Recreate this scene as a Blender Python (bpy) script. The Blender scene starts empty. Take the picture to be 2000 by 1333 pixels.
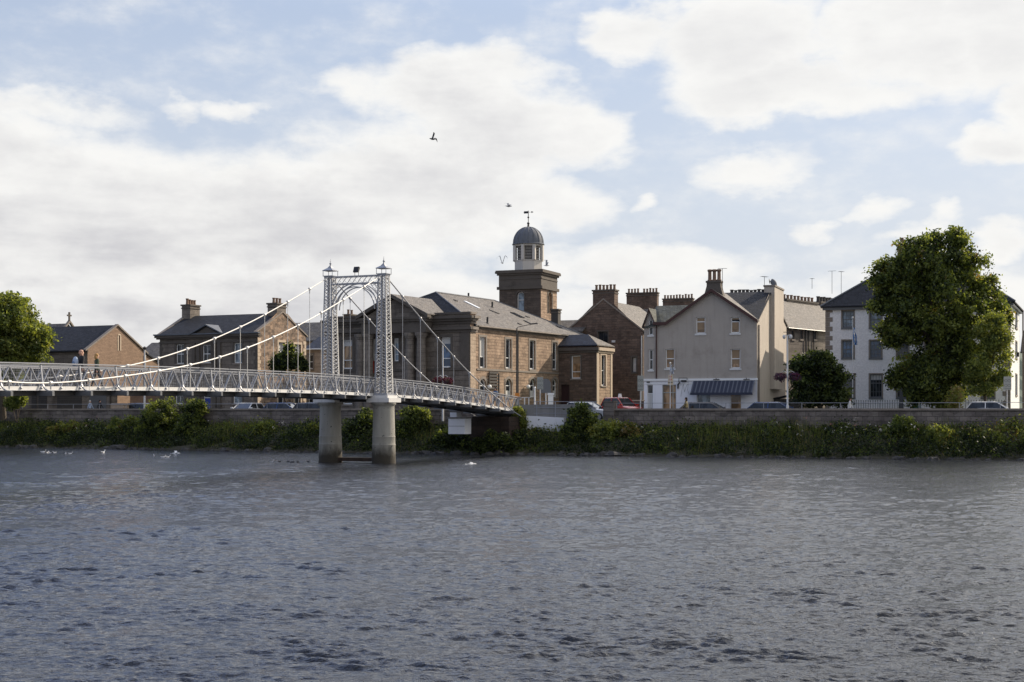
import bpy, math, random
import numpy as np
from mathutils import Vector, Matrix, geometry
R = math.radians
SC = bpy.context.scene
COL = SC.collection
F, EYE, PX0, PY0 = 2778.0, 3.4, 1000.0, 800.0      # lens in photo pixels, eye height, principal column, horizon row
def rgb(r, g, b):
    f = lambda c: ((c/255)/12.92 if c/255 <= .04045 else (((c/255)+.055)/1.055)**2.4)
    return (f(r), f(g), f(b), 1)

# ------------------------------------------------------------------ camera
cam = bpy.data.cameras.new('camera'); camo = bpy.data.objects.new('camera', cam); COL.objects.link(camo)
camo.location = (0, 0, EYE); camo.rotation_euler = (R(90), 0, 0)
cam.sensor_width = 36; cam.lens = F*36/2000; cam.shift_y = (PY0-666.5)/2000; cam.shift_x = 0
cam.clip_start = .5; cam.clip_end = 9000
SC.camera = camo
SC.render.resolution_x = 1024; SC.render.resolution_y = 682
SC.view_settings.view_transform = 'Standard'; SC.view_settings.look = 'None'
SC.view_settings.exposure = 0.25; SC.view_settings.gamma = 1
SC.cycles.sample_clamp_indirect = 4; SC.cycles.sample_clamp_direct = 6
SC.cycles.max_bounces = 5; SC.cycles.diffuse_bounces = 2; SC.cycles.glossy_bounces = 3
SC.cycles.transmission_bounces = 3; SC.cycles.transparent_max_bounces = 6

# ------------------------------------------------------------------ sun and sky
SUN_AZ, SUN_EL = 38.0, 30.0          # azimuth measured from +X towards +Y
S = Vector((math.cos(R(SUN_EL))*math.cos(R(SUN_AZ)), math.cos(R(SUN_EL))*math.sin(R(SUN_AZ)), math.sin(R(SUN_EL))))
sl = bpy.data.lights.new('sun', 'SUN'); sl.energy = 5.0; sl.angle = R(.55); sl.color = (1, .87, .70)
so = bpy.data.objects.new('sun', sl); COL.objects.link(so); so.rotation_euler = S.to_track_quat('Z', 'Y').to_euler()
so.location = (60, 60, 90)
W = bpy.data.worlds.new('World'); SC.world = W; W.use_nodes = True
nt = W.node_tree; nt.nodes.clear()
class G:
    "tiny node-graph helper"
    def __init__(s, nt): s.nt = nt
    def n(s, t, **k):
        nd = s.nt.nodes.new(t)
        for a, b in k.items(): setattr(nd, a, b)
        return nd
    def put(s, sock, v):
        if isinstance(v, bpy.types.NodeSocket): s.nt.links.new(v, sock)
        elif v is not None: sock.default_value = v
    def m(s, op, a, b=None, c=None, clamp=False):
        nd = s.n('ShaderNodeMath', operation=op, use_clamp=clamp)
        for i, v in enumerate((a, b, c)):
            if v is not None: s.put(nd.inputs[i], v)
        return nd.outputs[0]
    def v(s, op, a, b=None):
        nd = s.n('ShaderNodeVectorMath', operation=op)
        s.put(nd.inputs[0], a)
        if b is not None: s.put(nd.inputs[3 if op == 'SCALE' else 1], b)
        return nd.outputs['Value' if op in ('DOT_PRODUCT', 'LENGTH') else 'Vector']
    def noise(s, vec, scale, detail=4, rough=.5, dist=0, col=False):
        nd = s.n('ShaderNodeTexNoise'); s.put(nd.inputs['Vector'], vec); nd.inputs['Scale'].default_value = scale
        nd.inputs['Detail'].default_value = detail; nd.inputs['Roughness'].default_value = rough; nd.inputs['Distortion'].default_value = dist
        return nd.outputs['Color' if col else 'Fac']
    def mix(s, f, a, b, mode='MIX'):
        nd = s.n('ShaderNodeMix', data_type='RGBA', blend_type=mode)
        s.put(nd.inputs[0], f); s.put(nd.inputs[6], a); s.put(nd.inputs[7], b)
        return nd.outputs[2]
    def ss(s, x, lo, hi, a=0., b=1.):
        nd = s.n('ShaderNodeMapRange', interpolation_type='SMOOTHSTEP'); s.put(nd.inputs[0], x)
        for i, q in zip((1, 2, 3, 4), (lo, hi, a, b)): nd.inputs[i].default_value = q
        return nd.outputs[0]
    def comb(s, x, y, z):
        nd = s.n('ShaderNodeCombineXYZ')
        for i, q in enumerate((x, y, z)): s.put(nd.inputs[i], q)
        return nd.outputs[0]
    def sep(s, v):
        nd = s.n('ShaderNodeSeparateXYZ'); s.put(nd.inputs[0], v); return nd.outputs
g = G(nt)
sky = g.n('ShaderNodeTexSky', sky_type='NISHITA'); sky.sun_disc = False
sky.sun_elevation = R(SUN_EL); sky.sun_rotation = R(90-SUN_AZ); sky.altitude = 20
sky.air_density = 1.15; sky.dust_density = 1.6; sky.ozone_density = 1.6
d = g.sep(g.n('ShaderNodeTexCoord').outputs['Generated'])
az = g.m('ARCTAN2', d[0], d[1]); el = g.m('ARCSINE', d[2])
P = g.comb(az, el, 0.)
wv = g.comb(g.m('MULTIPLY', az, 1.0), g.m('MULTIPLY', el, 1.9), 0.)
w1 = g.v('SUBTRACT', g.noise(wv, 9, 4, .55, col=True), (.5, .5, .5))
w2 = g.v('SUBTRACT', g.noise(wv, 34, 5, .6, col=True), (.5, .5, .5))
PW = g.v('ADD', g.v('ADD', P, g.v('MULTIPLY', w1, (.10, .05, 0))), g.v('MULTIPLY', w2, (.03, .02, 0)))
# cloud banks: azimuth / elevation centre and radii, given through the column and row where they stand
CL = [(120, 440, 620, 215, 1.0), (560, 430, 420, 165, 1.0), (-60, 330, 420, 130, .8), (830, 370, 330, 170, 1.0),
      (880, 175, 210, 90, .95), (730, 150, 120, 55, .6), (960, 270, 230, 110, 1.0), (1130, 265, 110, 60, .7), (1060, 395, 150, 70, .8),
      (1020, 170, 90, 50, .6), (500, 640, 900, 160, .95), (1250, 520, 300, 60, .75), (1300, 620, 500, 90, .8), (1850, 600, 380, 90, .75),
      (1240, 60, 150, 75, .95), (1440, 70, 230, 110, 1.0), (1500, 165, 260, 75, 1.0), (1780, 60, 200, 130, 1.0), (1960, 40, 190, 140, 1.0),
      (1690, 160, 130, 50, .7), (1940, 275, 100, 50, .85), (2010, 190, 90, 70, .8), (1480, 318, 140, 48, .62), (1245, 397, 34, 20, .5),
      (1590, 438, 50, 22, .5), (1690, 410, 65, 24, .5), (1835, 425, 40, 26, .5), (1950, 485, 80, 45, .85), (1790, 460, 80, 28, .5),
      (480, 205, 80, 22, .5), (90, 215, 200, 40, .5), (370, 205, 60, 20, .4), (1480, 10, 60, 30, .5)]
acc = None
for (cx, cy, rx, ry, w) in CL:
    a0 = math.atan((cx-PX0)/F); e0 = math.atan((PY0-cy)/F*math.cos(a0))
    q = g.v('MULTIPLY', g.v('SUBTRACT', PW, (a0, e0, 0)), (F/rx, F/ry, 0))
    t = g.m('MULTIPLY_ADD', g.v('DOT_PRODUCT', q, q), -w, w)
    acc = t if acc is None else g.m('MAXIMUM', acc, t)
fb = g.noise(wv, 16, 8, .58)
fb2 = g.noise(g.v('ADD', wv, (3.1, 1.7, 0)), 3.2, 5, .5)
# elsewhere, out of view: broken cloud added to light the water and fronts
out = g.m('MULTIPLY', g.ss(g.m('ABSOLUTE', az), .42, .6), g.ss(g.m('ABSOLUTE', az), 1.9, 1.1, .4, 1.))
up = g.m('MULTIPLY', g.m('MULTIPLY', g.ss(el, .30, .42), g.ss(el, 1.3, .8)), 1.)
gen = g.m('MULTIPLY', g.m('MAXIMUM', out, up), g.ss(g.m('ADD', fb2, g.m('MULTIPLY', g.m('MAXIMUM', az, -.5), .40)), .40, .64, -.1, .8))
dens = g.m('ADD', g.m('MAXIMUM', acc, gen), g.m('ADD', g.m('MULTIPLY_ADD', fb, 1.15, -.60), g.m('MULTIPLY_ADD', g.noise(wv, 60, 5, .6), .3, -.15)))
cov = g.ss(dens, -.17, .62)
# clouds are bright at their rims and greyer where thick
thick = g.ss(dens, .35, 1.15)
lit = g.noise(g.v('ADD', wv, (.02, .03, 5)), 12, 6, .55)
band = g.noise(g.comb(g.m('MULTIPLY', az, 1.), g.m('MULTIPLY', el, 5.), 2.), 9, 5, .5)
left = g.ss(az, .02, -.12)                       # the long grey bank to the west
low = g.ss(el, .16, .07)
grey = g.m('MULTIPLY', thick, g.m('MULTIPLY_ADD', g.m('MULTIPLY', left, low), .45, .60))
emb = g.m('SUBTRACT', g.noise(g.v('ADD', wv, (.010, .020, 0)), 16, 8, .58), fb)
grey = g.m('ADD', g.m('MULTIPLY', emb, .9), g.m('MULTIPLY', grey, g.ss(g.m('ADD', g.m('MULTIPLY', band, .6), g.m('MULTIPLY', lit, .4)), .36, .58, .34, 1.0)), clamp=True)
SKY_STR = .10
cw = tuple(c*x for c, x in zip((.82, .81, .785), (1/SKY_STR,)*3))+(1,)
cg = tuple(c*x for c, x in zip((.47, .465, .49), (1/SKY_STR,)*3))+(1,)
cloud = g.mix(g.m('MULTIPLY', grey, g.ss(g.m('ADD', az, g.m('MULTIPLY', el, .4)), .02, .14, 1., .55)), cw, cg)
veil = g.ss(el, .36, -.01, .58, .92)
cvl = g.mix(g.ss(el, .05, .42), tuple(c/SKY_STR for c in (.56, .60, .68))+(1,), g.mix(g.ss(el, .26, .50), tuple(c/SKY_STR for c in (.45, .53, .72))+(1,), tuple(c/SKY_STR for c in (.34, .42, .70))+(1,)))
skyc = g.mix(g.m('MULTIPLY', veil, 1.0), sky.outputs[0], cvl)
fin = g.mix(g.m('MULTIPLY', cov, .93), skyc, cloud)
fin = g.v('SCALE', fin, g.m('MULTIPLY_ADD', g.m('MULTIPLY', g.ss(el, .265, .42), g.m('MULTIPLY', g.ss(el, 1.3, .8), g.ss(g.m('ABSOLUTE', g.m('SUBTRACT', az, .15)), 1.5, .7))), 1.05, 1.))  # unseen sky above the frame brightened to silver the water
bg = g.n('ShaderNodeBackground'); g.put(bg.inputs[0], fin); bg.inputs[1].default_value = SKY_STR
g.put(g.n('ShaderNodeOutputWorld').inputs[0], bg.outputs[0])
W.cycles.sampling_method = 'MANUAL'; W.cycles.sample_map_resolution = 512

# ------------------------------------------------------------------ materials
MAT = {}
def newmat(name):
    m = bpy.data.materials.new(name); m.use_nodes = True; MAT[name] = m
    b = m.node_tree.nodes['Principled BSDF']; return m, G(m.node_tree), b
def oc(g): return g.n('ShaderNodeTexCoord').outputs['Object']
def plain(name, col, rough=.7, var=.2, scale=2., bump=0., bscale=20., metal=0., spec=.5, stain=0., streak=0.):
    m, g, b = newmat(name); c = tuple(col)+(1,) if len(col) == 3 else col
    o = oc(g); nz = g.noise(o, scale, 5, .6); nz2 = g.noise(o, scale*9, 3, .6)
    f = g.m('ADD', g.m('MULTIPLY_ADD', nz, var*1.6, 1-var*.8), g.m('MULTIPLY_ADD', nz2, var*.8, -var*.4))
    cc = g.v('SCALE', c[:3], f)
    if stain: cc = g.mix(g.m('MULTIPLY', g.ss(g.noise(o, scale*.45, 6, .65), .52, .72), stain), cc, (c[0]*.42, c[1]*.38, c[2]*.34, 1))
    if streak:
        sv = g.v('MULTIPLY', o, (2.2, 2.2, .18)); cc = g.mix(g.m('MULTIPLY', g.ss(g.noise(sv, 1.6, 5, .6), .5, .75), streak), cc, (c[0]*.5, c[1]*.48, c[2]*.46, 1))
    g.put(b.inputs['Base Color'], cc); g.put(b.inputs['Roughness'], g.m('MULTIPLY_ADD', nz2, .2, rough-.1, clamp=True)); b.inputs['Metallic'].default_value = metal
    b.inputs['Specular IOR Level'].default_value = spec
    if bump:
        bn = g.n('ShaderNodeBump'); bn.inputs['Distance'].default_value = bump; g.put(bn.inputs['Height'], g.noise(o, bscale, 5, .65)); g.put(b.inputs['Normal'], bn.outputs[0])
    return m
def masonry(name, c1, c2, mortar, bw=.5, bh=.26, mort=.018, warp=.05, rough=.9, soot=.35, bump=.02, off=.5, big=.35):
    m, g, b = newmat(name); o = oc(g); s = g.sep(o)
    wn = g.v('SCALE', g.v('SUBTRACT', g.noise(o, 2.2, 2, .5, col=True), (.5, .5, .5)), warp)
    vec = g.v('ADD', g.comb(g.m('ADD', s[0], s[1]), s[2], 0.), wn)
    br = g.n('ShaderNodeTexBrick'); g.put(br.inputs['Vector'], vec)
    for k, v_ in (('Scale', 1.), ('Mortar Size', mort), ('Mortar Smooth', .3), ('Bias', 0.), ('Brick Width', bw), ('Row Height', bh)): br.inputs[k].default_value = v_
    br.offset = off; br.squash = .72; br.squash_frequency = 3
    br.inputs['Color1'].default_value = tuple(c1)+(1,); br.inputs['Color2'].default_value = tuple(c2)+(1,); br.inputs['Mortar'].default_value = tuple(mortar)+(1,)
    cell = g.n('ShaderNodeTexVoronoi'); g.put(cell.inputs['Vector'], g.v('MULTIPLY', vec, (1/bw, 1/bh, 1))); cell.inputs['Scale'].default_value = 1.
    f = g.m('ADD', g.m('MULTIPLY_ADD', g.noise(o, 7, 5, .65), .7, .62), g.m('MULTIPLY_ADD', g.sep(cell.outputs['Color'])[0], big, -big/2))
    cc = g.v('SCALE', br.outputs['Color'], f)
    cc = g.mix(g.m('MULTIPLY', g.ss(g.noise(g.v('MULTIPLY', o, (1, 1, .45)), .7, 6, .62), .45, .72), soot), cc, (c1[0]*.30, c1[1]*.29, c1[2]*.30, 1))
    g.put(b.inputs['Base Color'], cc); b.inputs['Roughness'].default_value = rough; b.inputs['Specular IOR Level'].default_value = .25
    bn = g.n('ShaderNodeBump'); bn.inputs['Distance'].default_value = bump
    g.put(bn.inputs['Height'], g.m('ADD', g.m('MULTIPLY', br.outputs['Fac'], -1.), g.m('MULTIPLY', g.noise(o, 14, 4, .6), .8))); g.put(b.inputs['Normal'], bn.outputs[0])
    return m
def slate(name, c, rough=.55, bw=.32, bh=.2, moss=.2, spec=.5):
    m, g, b = newmat(name); o = oc(g); s = g.sep(o)
    br = g.n('ShaderNodeTexBrick'); g.put(br.inputs['Vector'], g.comb(g.m('ADD', s[0], s[1]), g.m('MULTIPLY', s[2], 1.8), 0.))
    for k, v_ in (('Scale', 1.), ('Mortar Size', .012), ('Mortar Smooth', .2), ('Bias', 0.), ('Brick Width', bw), ('Row Height', bh)): br.inputs[k].default_value = v_
    br.inputs['Color1'].default_value = tuple(x*1.25 for x in c)+(1,); br.inputs['Color2'].default_value = tuple(x*.72 for x in c)+(1,); br.inputs['Mortar'].default_value = tuple(x*.35 for x in c)+(1,)
    cc = g.v('SCALE', br.outputs['Color'], g.m('MULTIPLY_ADD', g.noise(o, 3, 6, .65), .9, .55))
    cc = g.mix(g.m('MULTIPLY', g.ss(g.noise(o, .9, 6, .7), .52, .75), moss), cc, (c[0]*1.5, c[1]*1.35, c[2]*.9, 1))
    g.put(b.inputs['Base Color'], cc); b.inputs['Roughness'].default_value = rough; b.inputs['Specular IOR Level'].default_value = spec
    bn = g.n('ShaderNodeBump'); bn.inputs['Distance'].default_value = .02
    g.put(bn.inputs['Height'], g.m('ADD', g.m('MULTIPLY', br.outputs['Fac'], -1.), g.noise(o, 5, 4, .6))); g.put(b.inputs['Normal'], bn.outputs[0])
    return m
def leafmat(name, c, tr=.45, rough=.55):
    m, g, b = newmat(name); o = oc(g)
    cc = g.v('SCALE', tuple(c), g.m('MULTIPLY_ADD', g.noise(o, 1.3, 4, .6), 1.1, .45))
    g.put(b.inputs['Base Color'], cc); b.inputs['Roughness'].default_value = rough; b.inputs['Specular IOR Level'].default_value = .35
    t = g.n('ShaderNodeBsdfTranslucent'); g.put(t.inputs[0], g.v('MULTIPLY', cc, (2.1, 1.95, .8)))
    mx = g.n('ShaderNodeMixShader'); mx.inputs[0].default_value = tr
    g.put(mx.inputs[1], b.outputs[0]); g.put(mx.inputs[2], t.outputs[0]); g.put(m.node_tree.nodes['Material Output'].inputs[0], mx.outputs[0])
    return m
def glass(name, col=(.015, .018, .022), rough=.06):
    m, g, b = newmat(name); o = oc(g)
    cc = g.mix(g.ss(g.noise(g.v('MULTIPLY', o, (1, 1, .5)), 1.7, 3, .5), .45, .62), tuple(col)+(1,), tuple(x*2.6+.004 for x in col)+(1,))
    g.put(b.inputs['Base Color'], cc); b.inputs['Roughness'].default_value = rough
    bn = g.n('ShaderNodeBump'); bn.inputs['Distance'].default_value = .01; bn.inputs['Strength'].default_value = .25; g.put(bn.inputs['Height'], g.noise(o, 1.2, 2)); g.put(b.inputs['Normal'], bn.outputs[0])
    return m
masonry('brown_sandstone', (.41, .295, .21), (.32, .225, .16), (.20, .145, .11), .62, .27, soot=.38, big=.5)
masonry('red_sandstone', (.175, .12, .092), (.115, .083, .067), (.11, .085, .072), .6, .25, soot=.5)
masonry('shaded_tower_stone', (.125, .098, .080), (.095, .075, .062), (.085, .07, .06), .6, .25, soot=.6)
masonry('dark_ashlar', (.20, .17, .142), (.155, .13, .11), (.10, .088, .075), 1.0, .42, warp=.0, mort=.012, soot=.65, big=.25)
masonry('grey_ashlar', (.23, .20, .17), (.18, .155, .135), (.11, .10, .09), .9, .36, warp=.0, mort=.012, soot=.55, big=.25)
masonry('rubble_stone', (.34, .235, .165), (.16, .12, .095), (.27, .21, .16), .42, .26, warp=.16, soot=.25, big=.8)
masonry('pale_ashlar', (.50, .39, .29), (.43, .33, .245), (.25, .2, .16), .7, .34, warp=.0, mort=.01, soot=.2, big=.2)
masonry('river_stone', (.21, .18, .16), (.15, .13, .12), (.09, .08, .075), .8, .34, warp=.06, soot=.65, big=.5, bump=.04)
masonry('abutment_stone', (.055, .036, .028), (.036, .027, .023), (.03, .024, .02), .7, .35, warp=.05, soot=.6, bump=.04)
masonry('orange_brick', (.33, .225, .16), (.28, .19, .135), (.26, .19, .14), .34, .14, warp=.0, mort=.012, soot=.18, big=.2)
masonry('white_harl', (.84, .825, .83), (.83, .815, .82), (.84, .825, .83), .5, .3, warp=.3, mort=.03, soot=.08, big=.05, bump=.006)
slate('slate_dark', (.028, .030, .037), rough=.75, moss=.15, spec=.18)
slate('slate_blue', (.024, .030, .048), rough=.65, moss=.05, spec=.25)
slate('slate_brown', (.15, .135, .122), rough=.75, moss=.35, spec=.3)
slate('slate_mossy', (.10, .105, .095), rough=.8, moss=.8, spec=.2)
plain('grey_render', (.385, .345, .305), .9, .16, 1.1, .006, 60, stain=.35, streak=.3)
plain('warm_render', (.46, .405, .345), .9, .15, 1.1, .006, 60, stain=.2, streak=.5)
plain('white_render', (.80, .80, .84), .8, .06, 1.5, .004, 50, streak=.15)
plain('lantern_cream', (.52, .485, .44), .7, .1, 3, streak=.3)
plain('white_paint', (.78, .78, .77), .5, .06, 3)
plain('dusty_white', (.62, .61, .60), .6, .12, 3, streak=.3)
plain('silver_paint', (.29, .30, .33), .42, .10, 3, spec=.5)
plain('fascia_and_lit_faces', (.66, .65, .63), .45, .08, 5, streak=.25)
plain('cable_white', (.66, .63, .58), .5, .05, 5)
plain('timber_deck', (.10, .085, .07), .8, .3, 6)
plain('dark_steel', (.035, .032, .03), .6, .3, 3)
plain('concrete', (.36, .34, .30), .9, .22, 1.0, .01, 25, stain=.35, streak=.6)
plain('grey_concrete', (.22, .215, .21), .9, .2, 1.0, .01, 25, stain=.5, streak=.5)
plain('stone_trim', (.24, .205, .175), .9, .2, 2, .01, 20, stain=.5, streak=.4)
plain('sooty_trim', (.10, .085, .072), .9, .3, 2, .01, 20, stain=.5)
plain('pale_trim', (.50, .40, .30), .85, .12, 2, .006, 20, streak=.25)
plain('lead_sheet', (.13, .14, .16), .75, .22, 2, metal=0, spec=.25, streak=.5)
plain('chimney_clay', (.20, .13, .09), .85, .3, 4, stain=.5)
plain('chimney_dark', (.05, .045, .042), .8, .3, 4)
plain('iron_black', (.015, .015, .017), .5, .2, 5)
plain('oxblood', (.055, .018, .014), .6, .2, 4)
plain('grey_frame', (.12, .125, .135), .5, .1, 4)
plain('blue_door', (.02, .05, .28), .45, .1, 4)
plain('dark_door', (.035, .012, .012), .5, .2, 4)
plain('teal_paint', (.02, .12, .13), .5, .15, 4)
plain('navy_awning', (.030, .036, .062), .75, .1, 2)
plain('awning_stripe', (.10, .11, .14), .75, .1, 2)
plain('blind_white', (.55, .54, .52), .8, .1, 2)
plain('curtain_tan', (.30, .21, .13), .85, .3, 3)
plain('bark', (.07, .055, .04), .9, .4, 4, .03, 12)
plain('asphalt', (.05, .05, .052), .9, .2, 6, .004, 80)
plain('paving', (.22, .21, .20), .9, .2, 3, .004, 60)
plain('earth', (.035, .032, .018), .95, .4, 1.5, .08, 3)
plain('turf', (.05, .075, .02), .95, .3, .5, .05, 4)
plain('rock', (.045, .042, .04), .85, .4, 3, .05, 8)
plain('hill_green', (.06, .09, .06), .95, .4, .01)
plain('rubber', (.012, .012, .012), .8, .1, 5)
plain('rim_metal', (.4, .4, .42), .35, .1, 5, metal=.8)
plain('lamp_clear', (.75, .75, .72), .2, .05, 5)
plain('tail_red', (.35, .01, .01), .3, .05, 5)
plain('skin', (.48, .27, .19), .6, .08, 8)
plain('orange_sign', (.55, .20, .03), .6, .1, 4)
plain('sign_grey', (.30, .31, .29), .6, .1, 4)
plain('sign_mark', (.12, .125, .12), .6, .1, 4)
plain('banner_red', (.45, .03, .02), .7, .15, 4)
plain('flag_blue', (.03, .16, .42), .8, .1, 4)
plain('gull_white', (.70, .70, .70), .8, .1, 8)
plain('gull_grey', (.30, .31, .33), .8, .1, 8)
plain('bird_dark', (.03, .028, .028), .8, .2, 8)
plain('flower_crimson', (.13, .010, .03), .8, .4, 8)
plain('flower_purple', (.06, .022, .065), .8, .4, 8)
plain('flower_white', (.75, .70, .62), .8, .2, 8)
plain('flower_pink', (.50, .22, .18), .8, .3, 8)
for nm, c in (('cloth_black', (.015, .015, .018)), ('cloth_blue', (.10, .16, .27)), ('cloth_pale_blue', (.35, .42, .55)), ('cloth_green', (.045, .06, .03)), ('cloth_cream', (.55, .47, .36)),
              ('cloth_grey', (.08, .08, .09)), ('cloth_white', (.65, .64, .62)), ('cloth_olive', (.16, .13, .06)), ('hair_dark', (.02, .014, .01)), ('hair_blonde', (.42, .24, .09)), ('hair_white', (.5, .48, .45)), ('cloth_yellow', (.6, .45, .03))):
    plain(nm, c, .85, .15, 8)
for nm, c in (('car_black', (.012, .013, .016)), ('car_silver', (.42, .43, .45)), ('car_red', (.42, .02, .015)), ('car_blue', (.03, .07, .20)), ('car_white', (.72, .72, .72)), ('car_grey', (.09, .095, .11))):
    plain(nm, c, .25, .03, 5, spec=.7)
glass('glass_dark'); glass('glass_pale', (.10, .13, .16), .1); glass('glass_tan', (.16, .10, .055), .12); glass('glass_blue', (.03, .06, .11), .08); glass('glass_car', (.01, .012, .014), .04)
leafmat('leaf_deep', (.060, .084, .026)); leafmat('leaf_mid', (.13, .158, .042)); leafmat('leaf_light', (.165, .195, .055)); leafmat('leaf_gold', (.20, .205, .055))
leafmat('leaf_rust', (.14, .10, .035)); leafmat('reed', (.075, .095, .022)); leafmat('straw', (.24, .19, .09)); leafmat('leaf_black', (.014, .024, .009))

# ------------------------------------------------------------------ mesh building
RM = {}                                   # world matrices of the things' Empties
def tag(o, label=None, cat=None, group=None, kind=None):
    if label: o['label'] = label
    if cat: o['category'] = cat
    if group: o['group'] = group
    if kind: o['kind'] = kind
    return o
def thing(name, label, cat, loc=(0, 0, 0), rz=0, group=None):
    o = bpy.data.objects.new(name, None); COL.objects.link(o); o.location = loc; o.rotation_euler = (0, 0, rz); o.empty_display_size = .3
    RM[o.name] = Matrix.Translation(Vector(loc)) @ Matrix.Rotation(rz, 4, 'Z')
    return tag(o, label, cat, group)
def chain_matrix(o):
    while o.parent is not None: o = o.parent
    return RM.get(o.name) or Matrix.Translation(o.location)
class MB:
    def __init__(s): s.v = []; s.f = []; s.m = []
    def add(s, vs, fs, m=0):
        n = len(s.v); s.v.extend(tuple(p) for p in vs)
        for f in fs: s.f.append(tuple(i+n for i in f)); s.m.append(m)
        return s
    def hexa(s, c, m=0):      # 8 corners: bottom loop then top loop
        return s.add(c, [(0, 3, 2, 1), (4, 5, 6, 7), (0, 1, 5, 4), (1, 2, 6, 5), (2, 3, 7, 6), (3, 0, 4, 7)], m)
    def box(s, x0, x1, y0, y1, z0, z1, m=0):
        return s.hexa([(x0, y0, z0), (x1, y0, z0), (x1, y1, z0), (x0, y1, z0), (x0, y0, z1), (x1, y0, z1), (x1, y1, z1), (x0, y1, z1)], m)
    def beam(s, p, q, w, h, m=0, up=(0, 0, 1)):
        p = Vector(p); q = Vector(q); a = (q-p).normalized(); sd = a.cross(Vector(up))
        if sd.length < 1e-4: sd = a.cross(Vector((1, 0, 0)))
        sd.normalize(); u = sd.cross(a).normalized(); sd = sd*w/2; u = u*h/2
        return s.hexa([p-sd-u, p+sd-u, p+sd+u, p-sd+u, q-sd-u, q+sd-u, q+sd+u, q-sd+u], m)
    def tube(s, pts, rs, n=8, m=0, caps=True):
        pts = [Vector(p) for p in pts]; k = len(pts); rs = rs if isinstance(rs, (list, tuple)) else [rs]*k
        ref = Vector((0, 0, 1)); vs = []; a0 = (pts[1]-pts[0]).normalized()
        if abs(a0.z) > .95: ref = Vector((1, 0, 0))
        for i, p in enumerate(pts):
            a = (pts[min(i+1, k-1)]-pts[max(i-1, 0)]).normalized(); x = a.cross(ref).normalized(); y = a.cross(x)
            for j in range(n):
                t = 2*math.pi*j/n; vs.append(p+(x*math.cos(t)+y*math.sin(t))*rs[i])
        fs = [(i*n+j, i*n+(j+1) % n, (i+1)*n+(j+1) % n, (i+1)*n+j) for i in range(k-1) for j in range(n)]
        if caps: fs += [tuple(range(n))[::-1], tuple((k-1)*n+j for j in range(n))]
        return s.add(vs, fs, m)
    def lathe(s, c, prof, n=16, m=0, rot=0.):
        c = Vector(c); vs = []; k = len(prof)
        for r, z in prof:
            for j in range(n):
                t = 2*math.pi*j/n+rot; vs.append((c.x+r*math.cos(t), c.y+r*math.sin(t), c.z+z))
        fs = [(i*n+j, i*n+(j+1) % n, (i+1)*n+(j+1) % n, (i+1)*n+j) for i in range(k-1) for j in range(n)]
        fs += [tuple(range(n))[::-1], tuple((k-1)*n+j for j in range(n))]
        return s.add(vs, fs, m)
    def ball(s, c, r, n=8, m=0):
        rx, ry, rz = r if isinstance(r, (tuple, list)) else (r, r, r); vs = []; c = Vector(c)
        for i in range(1, n):
            ph = math.pi*i/n
            for j in range(2*n):
                t = math.pi*j/n; vs.append((c.x+rx*math.sin(ph)*math.cos(t), c.y+ry*math.sin(ph)*math.sin(t), c.z+rz*math.cos(ph)))
        N = 2*n; fs = [(i*N+j, (i+1)*N+j, (i+1)*N+(j+1) % N, i*N+(j+1) % N) for i in range(n-2) for j in range(N)]
        vs += [(c.x, c.y, c.z+rz), (c.x, c.y, c.z-rz)]; a = len(vs)-2
        fs += [(a, j, (j+1) % N) for j in range(N)]+[(a+1, (n-2)*N+(j+1) % N, (n-2)*N+j) for j in range(N)]
        return s.add(vs, fs, m)
    def prism(s, pts, t, m=0):          # polygon in space swept by the vector t
        pts = [Vector(p) for p in pts]; t = Vector(t); n = len(pts)
        return s.add(pts+[p+t for p in pts], [tuple(range(n)), tuple(range(n, 2*n))[::-1]]+[(i, (i+1) % n, n+(i+1) % n, n+i) for i in range(n)], m)
    def build(s, name, mats, parent=None, world=False, smooth=False, base=None):
        mats = mats if isinstance(mats, (list, tuple)) else [mats]
        vs = s.v; loc = None
        if parent is not None and world:
            inv = chain_matrix(parent).inverted(); vs = [tuple(inv @ Vector(p)) for p in vs]
        elif parent is None:
            if base is None:
                xs = [p[0] for p in vs]; ys = [p[1] for p in vs]; base = ((min(xs)+max(xs))/2, (min(ys)+max(ys))/2, min(p[2] for p in vs))
            loc = base; vs = [(p[0]-loc[0], p[1]-loc[1], p[2]-loc[2]) for p in vs]
        me = bpy.data.meshes.new(name); me.from_pydata(vs, [], s.f); me.update()
        for k in mats: me.materials.append(MAT[k])
        if len(mats) > 1: me.polygons.foreach_set('material_index', s.m)
        if smooth:
            me.polygons.foreach_set('use_smooth', [True]*len(me.polygons))
            try: me.set_sharp_from_angle(angle=R(38))
            except Exception: pass
        o = bpy.data.objects.new(name, me); COL.objects.link(o)
        if parent is not None: o.parent = parent
        if loc: o.location = loc
        return o
def fast_mesh(name, V, Q, mats, mi, parent=None, loc=None, k=4):
    "numpy mesh of k-gons"
    me = bpy.data.meshes.new(name); nf = len(Q)
    me.vertices.add(len(V)); me.vertices.foreach_set('co', np.ascontiguousarray(V, dtype=np.float32).ravel())
    me.loops.add(nf*k); me.loops.foreach_set('vertex_index', np.ascontiguousarray(Q, dtype=np.int32).ravel())
    me.polygons.add(nf); me.polygons.foreach_set('loop_start', np.arange(0, nf*k, k, dtype=np.int32)); me.polygons.foreach_set('loop_total', np.full(nf, k, dtype=np.int32))
    for m in mats: me.materials.append(MAT[m])
    me.polygons.foreach_set('material_index', np.ascontiguousarray(mi, dtype=np.int32)); me.update(calc_edges=True); me.validate()
    o = bpy.data.objects.new(name, me); COL.objects.link(o)
    if parent is not None: o.parent = parent
    if loc is not None: o.location = loc
    return o
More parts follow.
